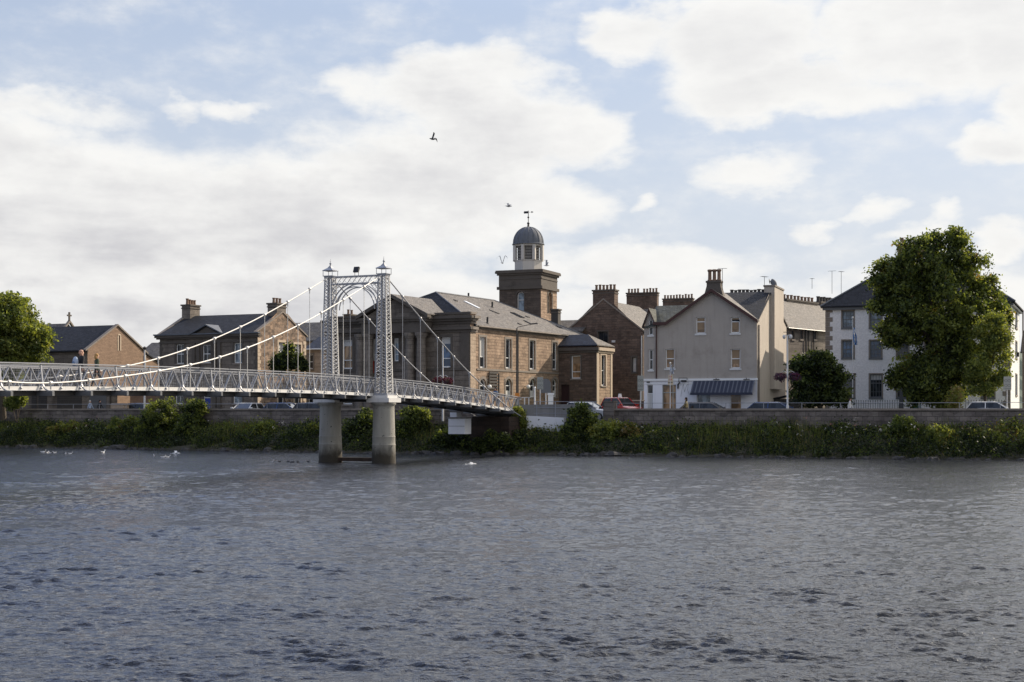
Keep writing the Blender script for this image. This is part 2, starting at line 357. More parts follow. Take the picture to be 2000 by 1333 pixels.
def clone(root, loc, rz=None):
    r = root.copy(); COL.objects.link(r); r.location = loc
    if rz is not None: r.rotation_euler = (0, 0, rz)
    for ch in list(root.children):
        c = ch.copy(); COL.objects.link(c); c.parent = r
        for gch in ch.children:
            q = gch.copy(); COL.objects.link(q); q.parent = c
    return r
def at(px, D): return (px-PX0)/F*D
def zz(py, D): return EYE+(PY0-py)/F*D

# ------------------------------------------------------------------ buildings
class Bld:
    def __init__(s, name, label, cat, px, D, deg, zb=2.5, group=None):
        s.O = (at(px, D), D); s.a = R(deg); s.c = math.cos(s.a); s.s = math.sin(s.a); s.zb = zb
        s.root = thing(name, label, cat, (s.O[0], s.O[1], zb), -s.a, group)
    def u(s, px, v=0.): k = (px-PX0)/F; return (k*(s.O[1]+v*s.c)-s.O[0]-v*s.s)/(s.c+k*s.s)
    def v(s, px, u=0.): k = (px-PX0)/F; return (k*(s.O[1]-u*s.s)-s.O[0]-u*s.c)/(s.s-k*s.c)
    def z(s, py, u=0., v=0.): return EYE+(PY0-py)/F*(s.O[1]-u*s.s+v*s.c)-s.zb
    def part(s, mb, name, mats, parent=None, smooth=False): return mb.build(name, mats, parent or s.root, smooth=smooth)
    def rect(s, pl, x0, x1, y0, y1):     # photo rectangle on the plane -> a0, a1, z0, z1
        k, q = pl
        if k == 'F': a0, a1 = s.u(x0, q), s.u(x1, q); mid = ((a0+a1)/2, q)
        else: a0, a1 = s.v(x0, q), s.v(x1, q); mid = (q, (a0+a1)/2)
        return a0, a1, s.z(y1, *mid), s.z(y0, *mid)
def pm(pl):
    k, q = pl
    if k == 'F': return lambda a, z, d: (a, q+d, z)
    if k == 'R': return lambda a, z, d: (q-d, a, z)
    if k == 'L': return lambda a, z, d: (q+d, a, z)
    return lambda a, z, d: (a, q-d, z)
def pbox(mb, P, a0, a1, z0, z1, d0, d1, m=0):
    mb.hexa([P(a0, z0, d0), P(a1, z0, d0), P(a1, z0, d1), P(a0, z0, d1), P(a0, z1, d0), P(a1, z1, d0), P(a1, z1, d1), P(a0, z1, d1)], m)
def arch_pts(a0, a1, z0, z1, n=8):
    r = (a1-a0)/2; zc = z1-r
    return [(a0, z0), (a1, z0)]+[(a0+r+r*math.cos(math.pi*i/n), zc+r*math.sin(math.pi*i/n)) for i in range(n+1)]
class Wall:
    "one facade: polygon with openings, reveals and stone margins; windows and doors are separate parts"
    def __init__(s, b, pl, outer, reveal=.16): s.b = b; s.pl = pl; s.P = pm(pl); s.outer = outer; s.holes = []; s.rv = reveal; s.mb = MB()
    def hole(s, pts): s.holes.append(pts)
    def trim(s, a0, a1, z0, z1, out=.05, m=1): pbox(s.mb, s.P, a0, a1, z0, z1, -out, .02, m)
    def finish(s, name, mats):
        loops = [s.outer]+s.holes; flat = []; fcs = []
        for l in loops: fcs.append(list(range(len(flat), len(flat)+len(l)))); flat += [Vector(p) for p in l]
        vo, _, fo, _, _, of = geometry.delaunay_2d_cdt(flat, [], fcs, 1, 1e-5)
        s.mb.add([s.P(p.x, p.y, 0) for p in vo], [t for t, q in zip(fo, of) if set(q) == {0}])
        for h in s.holes:
            n = len(h); s.mb.add([s.P(a, z, 0) for a, z in h]+[s.P(a, z, s.rv+.06) for a, z in h], [(i, (i+1) % n, n+(i+1) % n, n+i) for i in range(n)])
        return s.b.part(s.mb, name, mats)
    def window(s, a0, a1, z0, z1, arch=False, fm='white_paint', gm='glass_dark', blind=0., bm='blind_white', bars=0, sill='stone_trim', margin=0., mid=.5, fw=.07, label=None, name='window', lower=False):
        a0, a1 = min(a0, a1), max(a0, a1)
        s.hole(arch_pts(a0, a1, z0, z1) if arch else [(a0, z0), (a1, z0), (a1, z1), (a0, z1)])
        P, d = s.P, s.rv; mb = MB()
        top = z1
        if arch:
            pts = arch_pts(a0, a1, z0, z1, 10); r = (a1-a0)/2; cz = z1-r; ca = (a0+a1)/2
            inn = [(ca+(a-ca)*(1-fw/r), (cz+(z-cz)*(1-fw/r)) if z > cz else (z if z > z0+.01 else z+fw)) for a, z in pts]; n = len(pts)
            mb.add([P(a, z, d-.04) for a, z in pts]+[P(a, z, d-.04) for a, z in inn]+[P(a, z, d+.04) for a, z in inn], [(i, (i+1) % n, n+(i+1) % n, n+i) for i in range(n)]+[(n+i, n+(i+1) % n, 2*n+(i+1) % n, 2*n+i) for i in range(n)])
        else:
            pbox(mb, P, a0, a0+fw, z0, z1, d-.04, d+.04); pbox(mb, P, a1-fw, a1, z0, z1, d-.04, d+.04)
            pbox(mb, P, a0+fw, a1-fw, z1-fw, z1, d-.04, d+.04); pbox(mb, P, a0+fw, a1-fw, z0, z0+fw*1.3, d-.04, d+.04)
        if mid: zm = z0+(z1-z0)*mid; pbox(mb, P, a0+fw, a1-fw, zm-.035, zm+.035, d-.035, d+.035)
        for i in range(bars): a = a0+(a1-a0)*(i+1)/(bars+1); pbox(mb, P, a-.016, a+.016, z0+fw, z1-fw, d-.012, d+.035)
        if bars > 1:
            for zq in (.25, .75): zq = z0+(z1-z0)*zq; pbox(mb, P, a0+fw, a1-fw, zq-.014, zq+.014, d-.010, d+.035)
        fr = s.b.part(mb, name, fm); fr.data.name = name
        if label: fr['label'] = label
        g_ = MB(); pg = arch_pts(a0+.01, a1-.01, z0+.01, z1-.01, 8) if arch else [(a0+.01, z0+.01), (a1-.01, z0+.01), (a1-.01, z1-.01), (a0+.01, z1-.01)]
        g_.prism([P(a, z, d+.022) for a, z in pg], Vector(P(0, 0, 1))*.012-Vector(P(0, 0, 0))*.012); g_.build('pane', gm, fr)
        if blind:
            m_ = MB(); H = (z1-z0)*blind
            if lower: pbox(m_, P, a0+fw, a1-fw, z0+fw, z0+fw+H, d+.008, d+.02)
            else: pbox(m_, P, a0+fw, a1-fw, z1-fw-H, z1-fw, d+.008, d+.02)
            m_.build('blind', bm, fr)
        if sill:
            q = MB(); pbox(q, P, a0-.1, a1+.1, z0-.14, z0, -.07, d-.045); q.build('sill', sill, fr)
        if margin:
            mg = margin; s.trim(a0-mg, a0, z0, z1, .03); s.trim(a1, a1+mg, z0, z1, .03)
            if not arch: s.trim(a0-mg, a1+mg, z1, z1+mg, .032)
            else:
                r = (a1-a0)/2; cz = z1-r; ca = (a0+a1)/2; n = 10
                for i in range(n):
                    t0, t1 = math.pi*i/n, math.pi*(i+1)/n; ro = r+mg
                    c = [P(ca+ro*math.cos(t0), cz+ro*math.sin(t0), -.03), P(ca+ro*math.cos(t1), cz+ro*math.sin(t1), -.03), P(ca+r*math.cos(t1), cz+r*math.sin(t1), -.03), P(ca+r*math.cos(t0), cz+r*math.sin(t0), -.03)]
                    s.mb.add(c, [(0, 1, 2, 3)], 1)
        return fr
    def pw(s, x0, x1, y0, y1, **k): return s.window(*s.b.rect(s.pl, x0, x1, y0, y1), **k)
    def door(s, a0, a1, z0, z1, mat='dark_door', label=None, fan=.25):
        a0, a1 = min(a0, a1), max(a0, a1); s.hole([(a0, z0), (a1, z0), (a1, z1), (a0, z1)]); P, d = s.P, s.rv; mb = MB()
        zt = z1-(z1-z0)*fan
        pbox(mb, P, a0+.05, a1-.05, z0, zt, d, d+.05)
        w = (a1-a0-.1)
        for i in range(2):
            for j in range(3):
                x = a0+.05+w*(.1+.45*i); zq = z0+(zt-z0)*(.08+.31*j); pbox(mb, P, x, x+w*.35, zq, zq+(zt-z0)*.24, d-.02, d+.001)
        o = s.b.part(mb, 'door', mat)
        if label: o['label'] = label
        f = MB(); pbox(f, P, a0, a0+.05, z0, z1, d-.04, d+.06); pbox(f, P, a1-.05, a1, z0, z1, d-.04, d+.06); pbox(f, P, a0+.05, a1-.05, z1-.05, z1, d-.04, d+.06); pbox(f, P, a0+.05, a1-.05, zt, zt+.05, d-.04, d+.06)
        f.build('frame', 'white_paint' if mat != 'dark_door' else 'dark_door', o)
        k = MB(); k.ball(P(a1-.16, z0+1.0, d-.03), .04, 5); k.build('handle', 'rim_metal', o)
        if fan > .05: q = MB(); pbox(q, P, a0+.05, a1-.05, zt+.05, z1-.05, d+.01, d+.03); q.build('pane', 'glass_dark', o)
        return o
def roof_planes(b, planes, mat, name='roof', t=.12, extra=None, mats2=None):
    mb = MB()
    for p in planes: mb.prism(p, (0, 0, t))
    if extra: extra(mb)
    return b.part(mb, name, [mat]+(mats2 or []))
def chimney(b, u0, u1, v0, v1, z0, z1, npots, mat='red_sandstone', pot='chimney_clay', potr=.13, poth=.5, axis='u', cap='sooty_trim', gaps=()):
    mb = MB(); mb.box(u0, u1, v0, v1, z0, z1-.42); mb.box(u0-.06, u1+.06, v0-.06, v1+.06, z1-.42, z1-.32, 1); mb.box(u0-.01, u1+.01, v0-.01, v1+.01, z1-.32, z1-.14); mb.box(u0-.1, u1+.1, v0-.1, v1+.1, z1-.14, z1, 1)
    c = b.part(mb, 'chimney', [mat, cap]); m = MB()
    for i in range(npots):
        if i in gaps: continue
        t = (i+.5)/npots; x, y = (u0+(u1-u0)*t, (v0+v1)/2) if axis == 'u' else ((u0+u1)/2, v0+(v1-v0)*t)
        random.seed(i*7+int(u0*10)); h = poth*random.uniform(.85, 1.1); p = MB()
        p.lathe((x, y, z1), [(potr*1.15, 0), (potr*1.15, .06), (potr, .08), (potr*.88, h*.8), (potr*1.15, h*.82), (potr*1.15, h), (potr*.8, h), (potr*.75, h-.1)], 10)
        p.build('chimney_pot', pot, c, smooth=True)
    return c
def aerial(b, u, v, z, h=1.6, w=.9, rot=0.):
    m = MB(); m.tube([(u, v, z), (u, v, z+h)], .022, 5); dx, dy = math.cos(rot), math.sin(rot)
    m.beam((u-dx*w/2, v-dy*w/2, z+h), (u+dx*w/2, v+dy*w/2, z+h), .025, .025)
    for i in range(6):
        t = -w/2+w*i/5; m.beam((u+dx*t-dy*.2, v+dy*t+dx*.2, z+h), (u+dx*t+dy*.2, v+dy*t-dx*.2, z+h), .014, .014)
    return b.part(m, 'aerial', 'iron_black')

# ------------------------------------------------------------------ river, bank, ground
BX = [-420, -150, -46, -30, -14.2, 0, 18, 34.3, 80, 300]; BY = [290, 174, 127.4, 119.8, 111.2, 106.6, 99.6, 94.8, 78, -10]
def bank(x): return float(np.interp(x, BX, BY))
NX, NY = .37, .929
def bp(x, o, z): return (x+NX*o, bank(x)+NY*o, z)
ST = 2.5
def river():
    rng = np.random.default_rng(7)
    ys = [15.0]
    while ys[-1] < 140: ys.append(ys[-1]*1.0019)
    ys = np.array(ys, np.float32); nc = 1300; ts = np.linspace(-1, 1, nc, dtype=np.float32)
    X = (ys[:, None]*.40+11)*ts[None, :]; Y = np.repeat(ys[:, None], nc, 1); Z = np.zeros_like(X)
    dy = np.gradient(ys)[:, None]
    def field(n, l0, l1):
        f = np.zeros_like(X)
        for i in range(n):
            lam = rng.uniform(l0, l1); th = rng.uniform(0, 6.28); f += np.sin(2*np.pi*(X*math.cos(th)*.55+Y*math.sin(th))/lam+rng.uniform(0, 6.28))
        return f/math.sqrt(n/2)
    g1, g2, g3 = field(7, 5, 22), field(7, 1.5, 5), field(6, .8, 2.)
    w1_, w2_ = field(5, 2.5, 7), field(5, 1., 3.)
    N = 96; loc_ = 0
    for i in range(N):
        lam = .065*(1.1/.065)**((i+rng.uniform(0, 1))/N); th = R(90)+rng.normal(0, .42)
        k = 2*np.pi/lam; s_ = np.sin(k*(X*math.cos(th)+Y*math.sin(th))+rng.uniform(0, 6.28)+1.5*w1_+(1.2*w2_ if lam < 1 else 0))
        A = SLOPE*lam/(2*np.pi)*math.sqrt(2./N)*(1.9 if lam < .26 else (1.2 if lam < .5 else .45))
        md = np.clip(1+.32*(g2 if i % 2 else g3), .15, 2.2) if lam < 1.2 else 1.
        Z += A*md*(s_+.35*(s_*s_-.5))*np.clip((lam/dy-2.2)/2., 0, 1)
    Z *= np.clip(1+.22*g1, .5, 1.6)
    V = np.stack([X, Y, Z], -1).reshape(-1, 3); nr = len(ys)
    I = (np.arange(nr-1)[:, None]*nc+np.arange(nc-1)[None, :]).ravel()
    Q = np.stack([I, I+1, I+nc+1, I+nc], -1)
    # calm outer water beyond the waves, a hand below them
    B = np.array([(-420, -60, -.12), (420, -60, -.12), (420, 330, -.12), (-420, 330, -.12)]); n0 = len(V)
    V = np.concatenate([V, B]); Q = np.concatenate([Q, [[n0, n0+1, n0+2, n0+3]]])
    m, g, b = newmat('river_water'); o = oc(g)
    b.inputs['Base Color'].default_value = (.020, .022, .028, 1); b.inputs['IOR'].default_value = 1.34
    b.inputs['Roughness'].default_value = .08
    bn = g.n('ShaderNodeBump'); bn.inputs['Distance'].default_value = .065; bn.inputs['Strength'].default_value = .9
    g.put(bn.inputs['Height'], g.m('ADD', g.noise(g.v('MULTIPLY', o, (.8, 1.5, 1)), 4.6, 4, .62, .4), g.m('MULTIPLY', g.noise(g.v('MULTIPLY', o, (1., 1.5, 1)), 12, 3, .6), .3))); g.put(b.inputs['Normal'], bn.outputs[0])
    r = fast_mesh('river', V, Q, ['river_water'], np.zeros(len(Q))); r.data.polygons.foreach_set('use_smooth', [True]*len(Q)); tag(r, 'wide rippled river filling the foreground', kind='structure')
SLOPE = .26
river()
def sheets():
    xs = list(np.arange(-160, 160, 1.0)); random.seed(3)
    mb = MB(); prof = [(-6., -1.6), (-.6, -.35), (0, .02), (.5, .22), (1.4, .6), (2.6, 1.25), (3.6, 1.75), (4.7, 1.95)]
    V = []
    for x in xs:
        for o, z in prof: j = .12 if 0 <= o < 4 else 0; V.append(bp(x, o+random.uniform(-j, j)*2.5, z+random.uniform(-j, j)))
    n = len(prof); mb.add(V, [(i*n+j, (i+1)*n+j, (i+1)*n+j+1, i*n+j+1) for i in range(len(xs)-1) for j in range(n-1)])
    tag(mb.build('river_bank', 'earth', base=(0, 106, 0)), 'dark earth bank sloping to the water', kind='structure')
    m = MB(); xs = [-420, -150, -46, -30, -14.2, 0, 18, 34.3, 80, 300]; V = [bp(x, 4.5, ST) for x in xs]; far = [(x*9, 4200, ST) for x in xs]
    k = len(xs); m.add(V+far, [(i, i+1, k+i+1, k+i) for i in range(k-1)]); tag(m.build('ground', 'turf', base=(0, 140, ST)), 'town ground beyond the river wall', kind='structure')
    def strip(name, mat, o0, o1, z0, z1, lab):
        q = MB(); xx = [-150, -46, -30, -14.2, 0, 18, 34.3, 80, 150]; k = len(xx)
        q.add([bp(x, o0, z0) for x in xx]+[bp(x, o1, z0) for x in xx]+[bp(x, o1, z1) for x in xx]+[bp(x, o0, z1) for x in xx],
              sum([[(i, i+1, k+i+1, k+i), (k+i, k+i+1, 2*k+i+1, 2*k+i), (2*k+i, 2*k+i+1, 3*k+i+1, 3*k+i), (3*k+i, 3*k+i+1, i+1, i)] for i in range(k-1)], []))
        tag(q.build(name, mat, base=(0, 112, z0)), lab, kind='structure')
    strip('pavement', 'paving', 4.95, 7.4, ST-.1, ST+.12, 'riverside pavement behind the wall'); strip('road', 'asphalt', 7.4, 14.0, ST-.1, ST+.004, 'asphalt street along the river')
    strip('pavement', 'paving', 14.0, 16.0, ST-.1, ST+.12, 'pavement in front of the houses')
    h = MB(); random.seed(11); N = 90; V = []
    for i in range(N):
        x = -1500+3000*i/(N-1); hh = 5+2*math.sin(i*.31)+(min(130, (x-700)*.5) if x > 700 else 0)
        V += [(x, 2300, 0), (x, 2700, hh*.75), (x, 3200, hh)]
    h.add(V, [(3*i+j, 3*(i+1)+j, 3*(i+1)+j+1, 3*i+j+1) for i in range(N-1) for j in range(2)]); tag(h.build('hills', 'hill_green', base=(0, 2300, 0)), 'low far hills behind the town', kind='structure')
sheets()
def wall_run(px0, px1, label, zt=3.47):
    # riverside wall between two photo columns
    def xof(px):
        x = 0.
        for _ in range(30): x = (px-PX0)/F*(bank(x)+NY*4.4)-NX*4.4
        return x
    x0, x1 = xof(px0), xof(px1); xs = [x0]+[x for x in np.arange(math.ceil(x0), x1, 1.0)]+[x1]; k = len(xs)
    t = thing('river_wall', label, 'wall', bp((x0+x1)/2, 4.4, 1.2), -math.atan(.40))
    def run(o0, o1, z0, z1):
        q = MB(); q.add([bp(x, o0, z0) for x in xs]+[bp(x, o1, z0) for x in xs]+[bp(x, o1, z1) for x in xs]+[bp(x, o0, z1) for x in xs],
              sum([[(i, i+1, k+i+1, k+i), (k+i, k+i+1, 2*k+i+1, 2*k+i), (2*k+i, 2*k+i+1, 3*k+i+1, 3*k+i), (3*k+i, 3*k+i+1, i+1, i)] for i in range(k-1)], [])+[(0, k, 2*k, 3*k), (k-1, 2*k-1, 3*k-1, 4*k-1)]); return q
    run(4.4, 4.95, 1.0, zt-.14).build('stonework', 'river_stone', t, world=True); run(4.32, 5.03, zt-.14, zt).build('coping', 'stone_trim', t, world=True)
    return xs
def railing_run(px0, px1, label, h=.40, step=2.6, zt=3.47, grp='handrails on the river wall'):
    def xof(px):
        x = 0.
        for _ in range(30): x = (px-PX0)/F*(bank(x)+NY*4.6)-NX*4.6
        return x
    x0, x1 = xof(px0), xof(px1); n = max(2, int((x1-x0)/step)); xs = [x0+(x1-x0)*i/n for i in range(n+1)]
    t = thing('handrail', label, 'railing', bp((x0+x1)/2, 4.65, zt), 0, grp)
    m = MB(); m.tube([bp(x, 4.65, zt+h) for x in xs], .02, 6); m.build('rail', 'silver_paint', t, world=True)
    for x in xs: q = MB(); q.tube([bp(x, 4.65, zt-.02), bp(x, 4.65, zt+h)], .022, 6); q.build('post', 'silver_paint', t, world=True)
wall_run(-160, 1004, 'long old stone river wall running under the footbridge'); wall_run(1196, 2160, 'stone river wall in front of the grey and white houses')
railing_run(-100, 640, 'thin metal handrail on the wall before the stone villa'); railing_run(1204, 2120, 'thin metal handrail on the wall before the white house')

# ------------------------------------------------------------------ footbridge
TD = Vector((.4035, .915, 0)).normalized(); TP = Vector((TD.y, -TD.x, 0)); C0 = Vector((-9.87, 90.5, 0))
_zt = [(-48, 4.0), (-31, 4.23), (-20.4, 4.34), (-10, 4.35), (-4.15, 4.30), (0, 4.23), (5.67, 4.10), (10, 3.93), (15.1, 3.66), (19, 3.40), (23.6, 3.10)]
def interp(tab, t):
    xs = [a for a, _ in tab]; ys = [b for _, b in tab]
    if t <= xs[0]: return ys[0]
    if t >= xs[-1]: return ys[-1]
    i = max(j for j in range(len(xs)) if xs[j] <= t); i = min(i, len(xs)-2); h = xs[i+1]-xs[i]; s = (t-xs[i])/h
    def sl(j): return (ys[min(j+1, len(ys)-1)]-ys[max(j-1, 0)])/(xs[min(j+1, len(xs)-1)]-xs[max(j-1, 0)])
    return (2*s**3-3*s*s+1)*ys[i]+(s**3-2*s*s+s)*h*sl(i)+(-2*s**3+3*s*s)*ys[i+1]+(s**3-s*s)*h*sl(i+1)
def zd(t): return interp(_zt, t)
def bt(t, off, z): p = C0+TD*t+TP*off; return Vector((p.x, p.y, z))
_cm = [(-48, 6.6), (-40, 5.1), (-32, 4.54), (-27.1, 4.76), (-19.76, 5.67), (-14.66, 6.78), (-9.56, 8.30), (-4.5, 10.15), (0, 11.95)]
_cs = [(0, 11.95), (6.8, 8.58), (12.4, 6.05), (19.9, 3.36), (23.2, 2.55)]
T0, T1 = -47.5, 23.5
def bridge():
    t = thing('suspension_footbridge', 'silver white lattice suspension footbridge on two round concrete piers', 'bridge', tuple(bt(0, 0, 0)), math.atan2(TD.y, TD.x))
    def part(mb, name, m, parent=None, smooth=False): return mb.build(name, m, parent or t, world=True, smooth=smooth)
    st = [T0+i*1.25 for i in range(int((T1-T0)/1.25)+1)]
    dk = MB(); ts = [T0+i*.625 for i in range(int((T1-T0)/.625)+1)]
    for a, b_ in zip(ts, ts[1:]): dk.hexa([bt(a, -1.3, zd(a)+.02), bt(b_, -1.3, zd(b_)+.02), bt(b_, 1.3, zd(b_)+.02), bt(a, 1.3, zd(a)+.02)]+[bt(a, -1.3, zd(a)+.10), bt(b_, -1.3, zd(b_)+.10), bt(b_, 1.3, zd(b_)+.10), bt(a, 1.3, zd(a)+.10)])
    part(dk, 'deck', 'timber_deck')
    for off in (-1.15, 1.15):
        gd = MB()
        for a, b_ in zip(ts, ts[1:]): gd.hexa([bt(a, off-.06, zd(a)-.24), bt(b_, off-.06, zd(b_)-.24), bt(b_, off+.06, zd(b_)-.24), bt(a, off+.06, zd(a)-.24), bt(a, off-.06, zd(a)+.017), bt(b_, off-.06, zd(b_)+.017), bt(b_, off+.06, zd(b_)+.017), bt(a, off+.06, zd(a)+.017)])
        part(gd, 'girder', 'dark_steel')
    bm = MB()
    for a in st[::2]: bm.beam(bt(a, -2.1, zd(a)-.15), bt(a, 2.1, zd(a)-.15), .14, .2)
    part(bm, 'cross_beams', 'grey_frame')
    H = 1.2
    for sg in (-1, 1):
        o = sg*1.36; tr = MB()
        for a, b_ in zip(ts, ts[1:]):
            for (z0, z1, w0, w1) in ((H-.05, H, -.10, .10), (H-.19, H-.10, -.03, .03), (.0, .17, -.03, .05), (-.02, .0, -.05, .14)):
                c0, c1 = o+sg*w0, o+sg*w1
                tr.hexa([bt(a, c0, zd(a)+z0), bt(b_, c0, zd(b_)+z0), bt(b_, c1, zd(b_)+z0), bt(a, c1, zd(a)+z0), bt(a, c0, zd(a)+z1), bt(b_, c0, zd(b_)+z1), bt(b_, c1, zd(b_)+z1), bt(a, c1, zd(a)+z1)], 1 if z0 == .0 else 0)
        for a in st[:-1]:
            for q in (0, .625):
                tr.beam(bt(a+q, o, zd(a+q)+(.1 if q == 0 else H-.15)), bt(a+q+.625, o, zd(a+q+.625)+(H-.15 if q == 0 else .1)), .075, .035)
            tr.ball(bt(a, o+sg*.06, zd(a)+.10), .07, 4)
        part(tr, 'truss', ['silver_paint', 'fascia_and_lit_faces'])
        ms = MB()
        for z in (.25, .42, .59, .76, .93):
            for a, b_ in zip(st, st[1:]): ms.beam(bt(a, o-sg*.05, zd(a)+z), bt(b_, o-sg*.05, zd(b_)+z), .008, .008)
        a = T0
        while a < T1-.15: ms.beam(bt(a, o-sg*.062, zd(a)+.12), bt(a, o-sg*.062, zd(a)+1.0), .008, .008); a += .16
        part(ms, 'infill_mesh', 'silver_paint')
        n = 0
        for a in st[::2]:
            if abs(a) < .9: continue
            q = MB(); z = zd(a); q.beam(bt(a, o+sg*.02, z+H-.02), bt(a, o+sg*.12, z+.42), .075, .05)
            arc = [bt(a, o+sg*(.12+.42*(1-math.cos(v))), z+.42-.46*math.sin(v)) for v in [i*math.pi/2/5 for i in range(6)]]+[bt(a, o+sg*.72, z-.06)]
            for p, p2 in zip(arc, arc[1:]): q.beam(p, p2, .07, .05)
            part(q, 'outrigger', 'silver_paint')
        # cables and their hangers
        def cab(tab, s): return interp(tab, s)
        cm = MB(); L = [T0+i*.5 for i in range(int(-T0/.5))]+[-.1]; cm.tube([bt(s_, sg*1.95, cab(_cm, s_)) for s_ in L], .034, 7); part(cm, 'main_cable', 'cable_white', smooth=True)
        cs = MB(); L = [0.1+i*.5 for i in range(47)]; cs.tube([bt(s_, sg*1.95, cab(_cs, s_)) for s_ in L], .042, 7); part(cs, 'back_stay', 'silver_paint', smooth=True)
        for a in st[::2]:
            zc = cab(_cm, a) if a < 0 else cab(_cs, a)
            if abs(a) < 1.2 or a > 17.5: continue
            q = MB(); q.tube([bt(a, sg*1.95, zd(a)-.08), bt(a, sg*1.95, zc)], .017, 5)
            q.tube([bt(a-.07, sg*1.95, zc), bt(a+.07, sg*1.95, zc+(.01 if a < 0 else -.01))], .085, 7); q.tube([bt(a, sg*1.95, zc), bt(a, sg*1.95, zc-.28)], .035, 5)
            part(q, 'hanger', 'silver_paint' if a > 0 else 'cable_white')
    # towers: four corner angles and laced faces, sunlit sides painted lighter than fronts
    ZB, ZT = 4.30, 11.93
    for sg in (-1, 1):
        oc_ = sg*1.95; tw = MB()
        def cr(i, j, z):
            k = (z-ZB)/(ZT-ZB); w = .45-.17*k; return bt(i*w, oc_+j*w, z)
        for i in (-1, 1):
            for j in (-1, 1):
                for (dx, dy) in ((1, 0), (0, 1)):
                    p, q = cr(i, j, ZB), cr(i, j, ZT); p1 = p+TD*(-i*.10*dx)+TP*(-j*.10*dy); q1 = q+TD*(-i*.075*dx)+TP*(-j*.075*dy)
                    n = TP*(-j*.016) if dx else TD*(-i*.016); tw.hexa([p, p1, p1+n, p+n, q, q1, q1+n, q+n], 1 if dx else 0)
        def lace(A, B, n, cols, mt=1):
            for c in range(cols):
                a0, a1 = c/cols, (c+1)/cols
                for r in range(n):
                    z0 = ZB+(ZT-ZB)*r/n; z1 = ZB+(ZT-ZB)*(r+1)/n
                    l = lambda z, s_: A(z).lerp(B(z), s_)
                    tw.beam(l(z0, a0), l(z1, a1), .06 if mt else .05, .012, mt); tw.beam(l(z0, a1), l(z1, a0), .06 if mt else .05, .012, mt)
                if c: tw.beam(A(ZB).lerp(B(ZB), a0), A(ZT).lerp(B(ZT), a0), .07, .02)
        inw = lambda p, v: p+v
        for i in (-1, 1): lace(lambda z: cr(i, -1, z)+TP*.04-TD*i*.01, lambda z: cr(i, 1, z)-TP*.04-TD*i*.01, 38, 2, 0)
        for j in (-1, 1): lace(lambda z: cr(-1, j, z)+TD*.06-TP*j*.01, lambda z: cr(1, j, z)-TD*.06-TP*j*.01, 32, 1)
        for z in (ZB+.04, ZT-.04):
            c = [cr(-1, -1, z), cr(1, -1, z), cr(1, 1, z), cr(-1, 1, z)]
            for a, b_ in zip(c, c[1:]+c[:1]): tw.beam(a, b_, .05, .14)
        to = part(tw, 'tower', ['silver_paint', 'fascia_and_lit_faces'])
        cp = MB()
        for i in (-1, 1):
            for j in (-1, 1): cp.beam(bt(i*.34, oc_+j*.34, ZT), bt(i*.34, oc_+j*.34, ZT+.34), .035, .035)
        c = [bt(i*.35, oc_+j*.35, ZT+.01) for i, j in ((-1, -1), (1, -1), (1, 1), (-1, 1))]
        for a, b_ in zip(c, c[1:]+c[:1]): cp.beam(a, b_, .03, .04)
        e = [bt(i*.38, oc_+j*.38, ZT+.34) for i, j in ((-1, -1), (1, -1), (1, 1), (-1, 1))]; cp.prism(e, (0, 0, .035))
        a1 = [bt(i*.38, oc_+j*.38, ZT+.375) for i, j in ((-1, -1), (1, -1), (1, 1), (-1, 1))]; a2 = [bt(i*.15, oc_+j*.15, ZT+.53) for i, j in ((-1, -1), (1, -1), (1, 1), (-1, 1))]; a3 = bt(0, oc_, ZT+.74)
        cp.add(a1+a2+[a3], [(i, (i+1) % 4, 4+(i+1) % 4, 4+i) for i in range(4)]+[(4+i, 4+(i+1) % 4, 8) for i in range(4)])
        part(cp, 'cap', 'silver_paint', to)
        fn = MB(); fn.lathe(tuple(bt(0, oc_, ZT+.70)), [(.05, 0), (.035, .05), (.07, .1), (.075, .13), (.03, .18), (.018, .22), (.035, .25), (.015, .28), (.006, .42)], 10); part(fn, 'finial', 'silver_paint', to, True)
        bs = MB()
        def sq(w, z0, z1, l=None): l = l or w; bs.hexa([bt(i*l, oc_+j*w, z0) for i, j in ((-1, -1), (1, -1), (1, 1), (-1, 1))]+[bt(i*l, oc_+j*w, z1) for i, j in ((-1, -1), (1, -1), (1, 1), (-1, 1))])
        sq(.80, 3.84, 4.12); sq(.62, 4.122, 4.28)
        part(bs, 'plinth', 'pale_trim', to).data.materials[0] = MAT['dusty_white']
        pr = MB(); pr.lathe(tuple(bt(0, oc_, 0)), [(.77, -2.2), (.77, -.05), (.755, .25), (.735, 1.1), (.745, 1.12), (.745, 1.20), (.725, 1.22), (.72, 1.62), (.73, 1.64), (.73, 1.70), (.71, 1.72), (.67, 3.40), (.67, 3.58), (.71, 3.66), (.76, 3.70), (.78, 3.75), (.78, 3.84)], 40)
        part(pr, 'pier', 'pier_concrete', smooth=True)
    # portal between the towers
    ar = MB(); w0 = 1.95-.28; zt_, zb_ = 11.86, 11.40
    for q in (-.26, .26):
        for z in (zt_, zb_): ar.beam(bt(q, -w0, z), bt(q, w0, z), .06, .07)
        n = 9
        for i in range(n):
            a, b_ = -w0+2*w0*i/n, -w0+2*w0*(i+1)/n
            ar.beam(bt(q, a, zb_), bt(q, b_, zt_), .035, .012); ar.beam(bt(q, a, zt_), bt(q, b_, zb_), .035, .012)
        for rr, ww in ((w0-.02, .07), (w0-.24, .045)):
            ps = [bt(q, rr*math.cos(math.pi*i/20), zb_-w0+.02+rr*math.sin(math.pi*i/20)) for i in range(21)]
            for a, b_ in zip(ps, ps[1:]): ar.beam(a, b_, .06, ww, up=(TD.x, TD.y, .01))
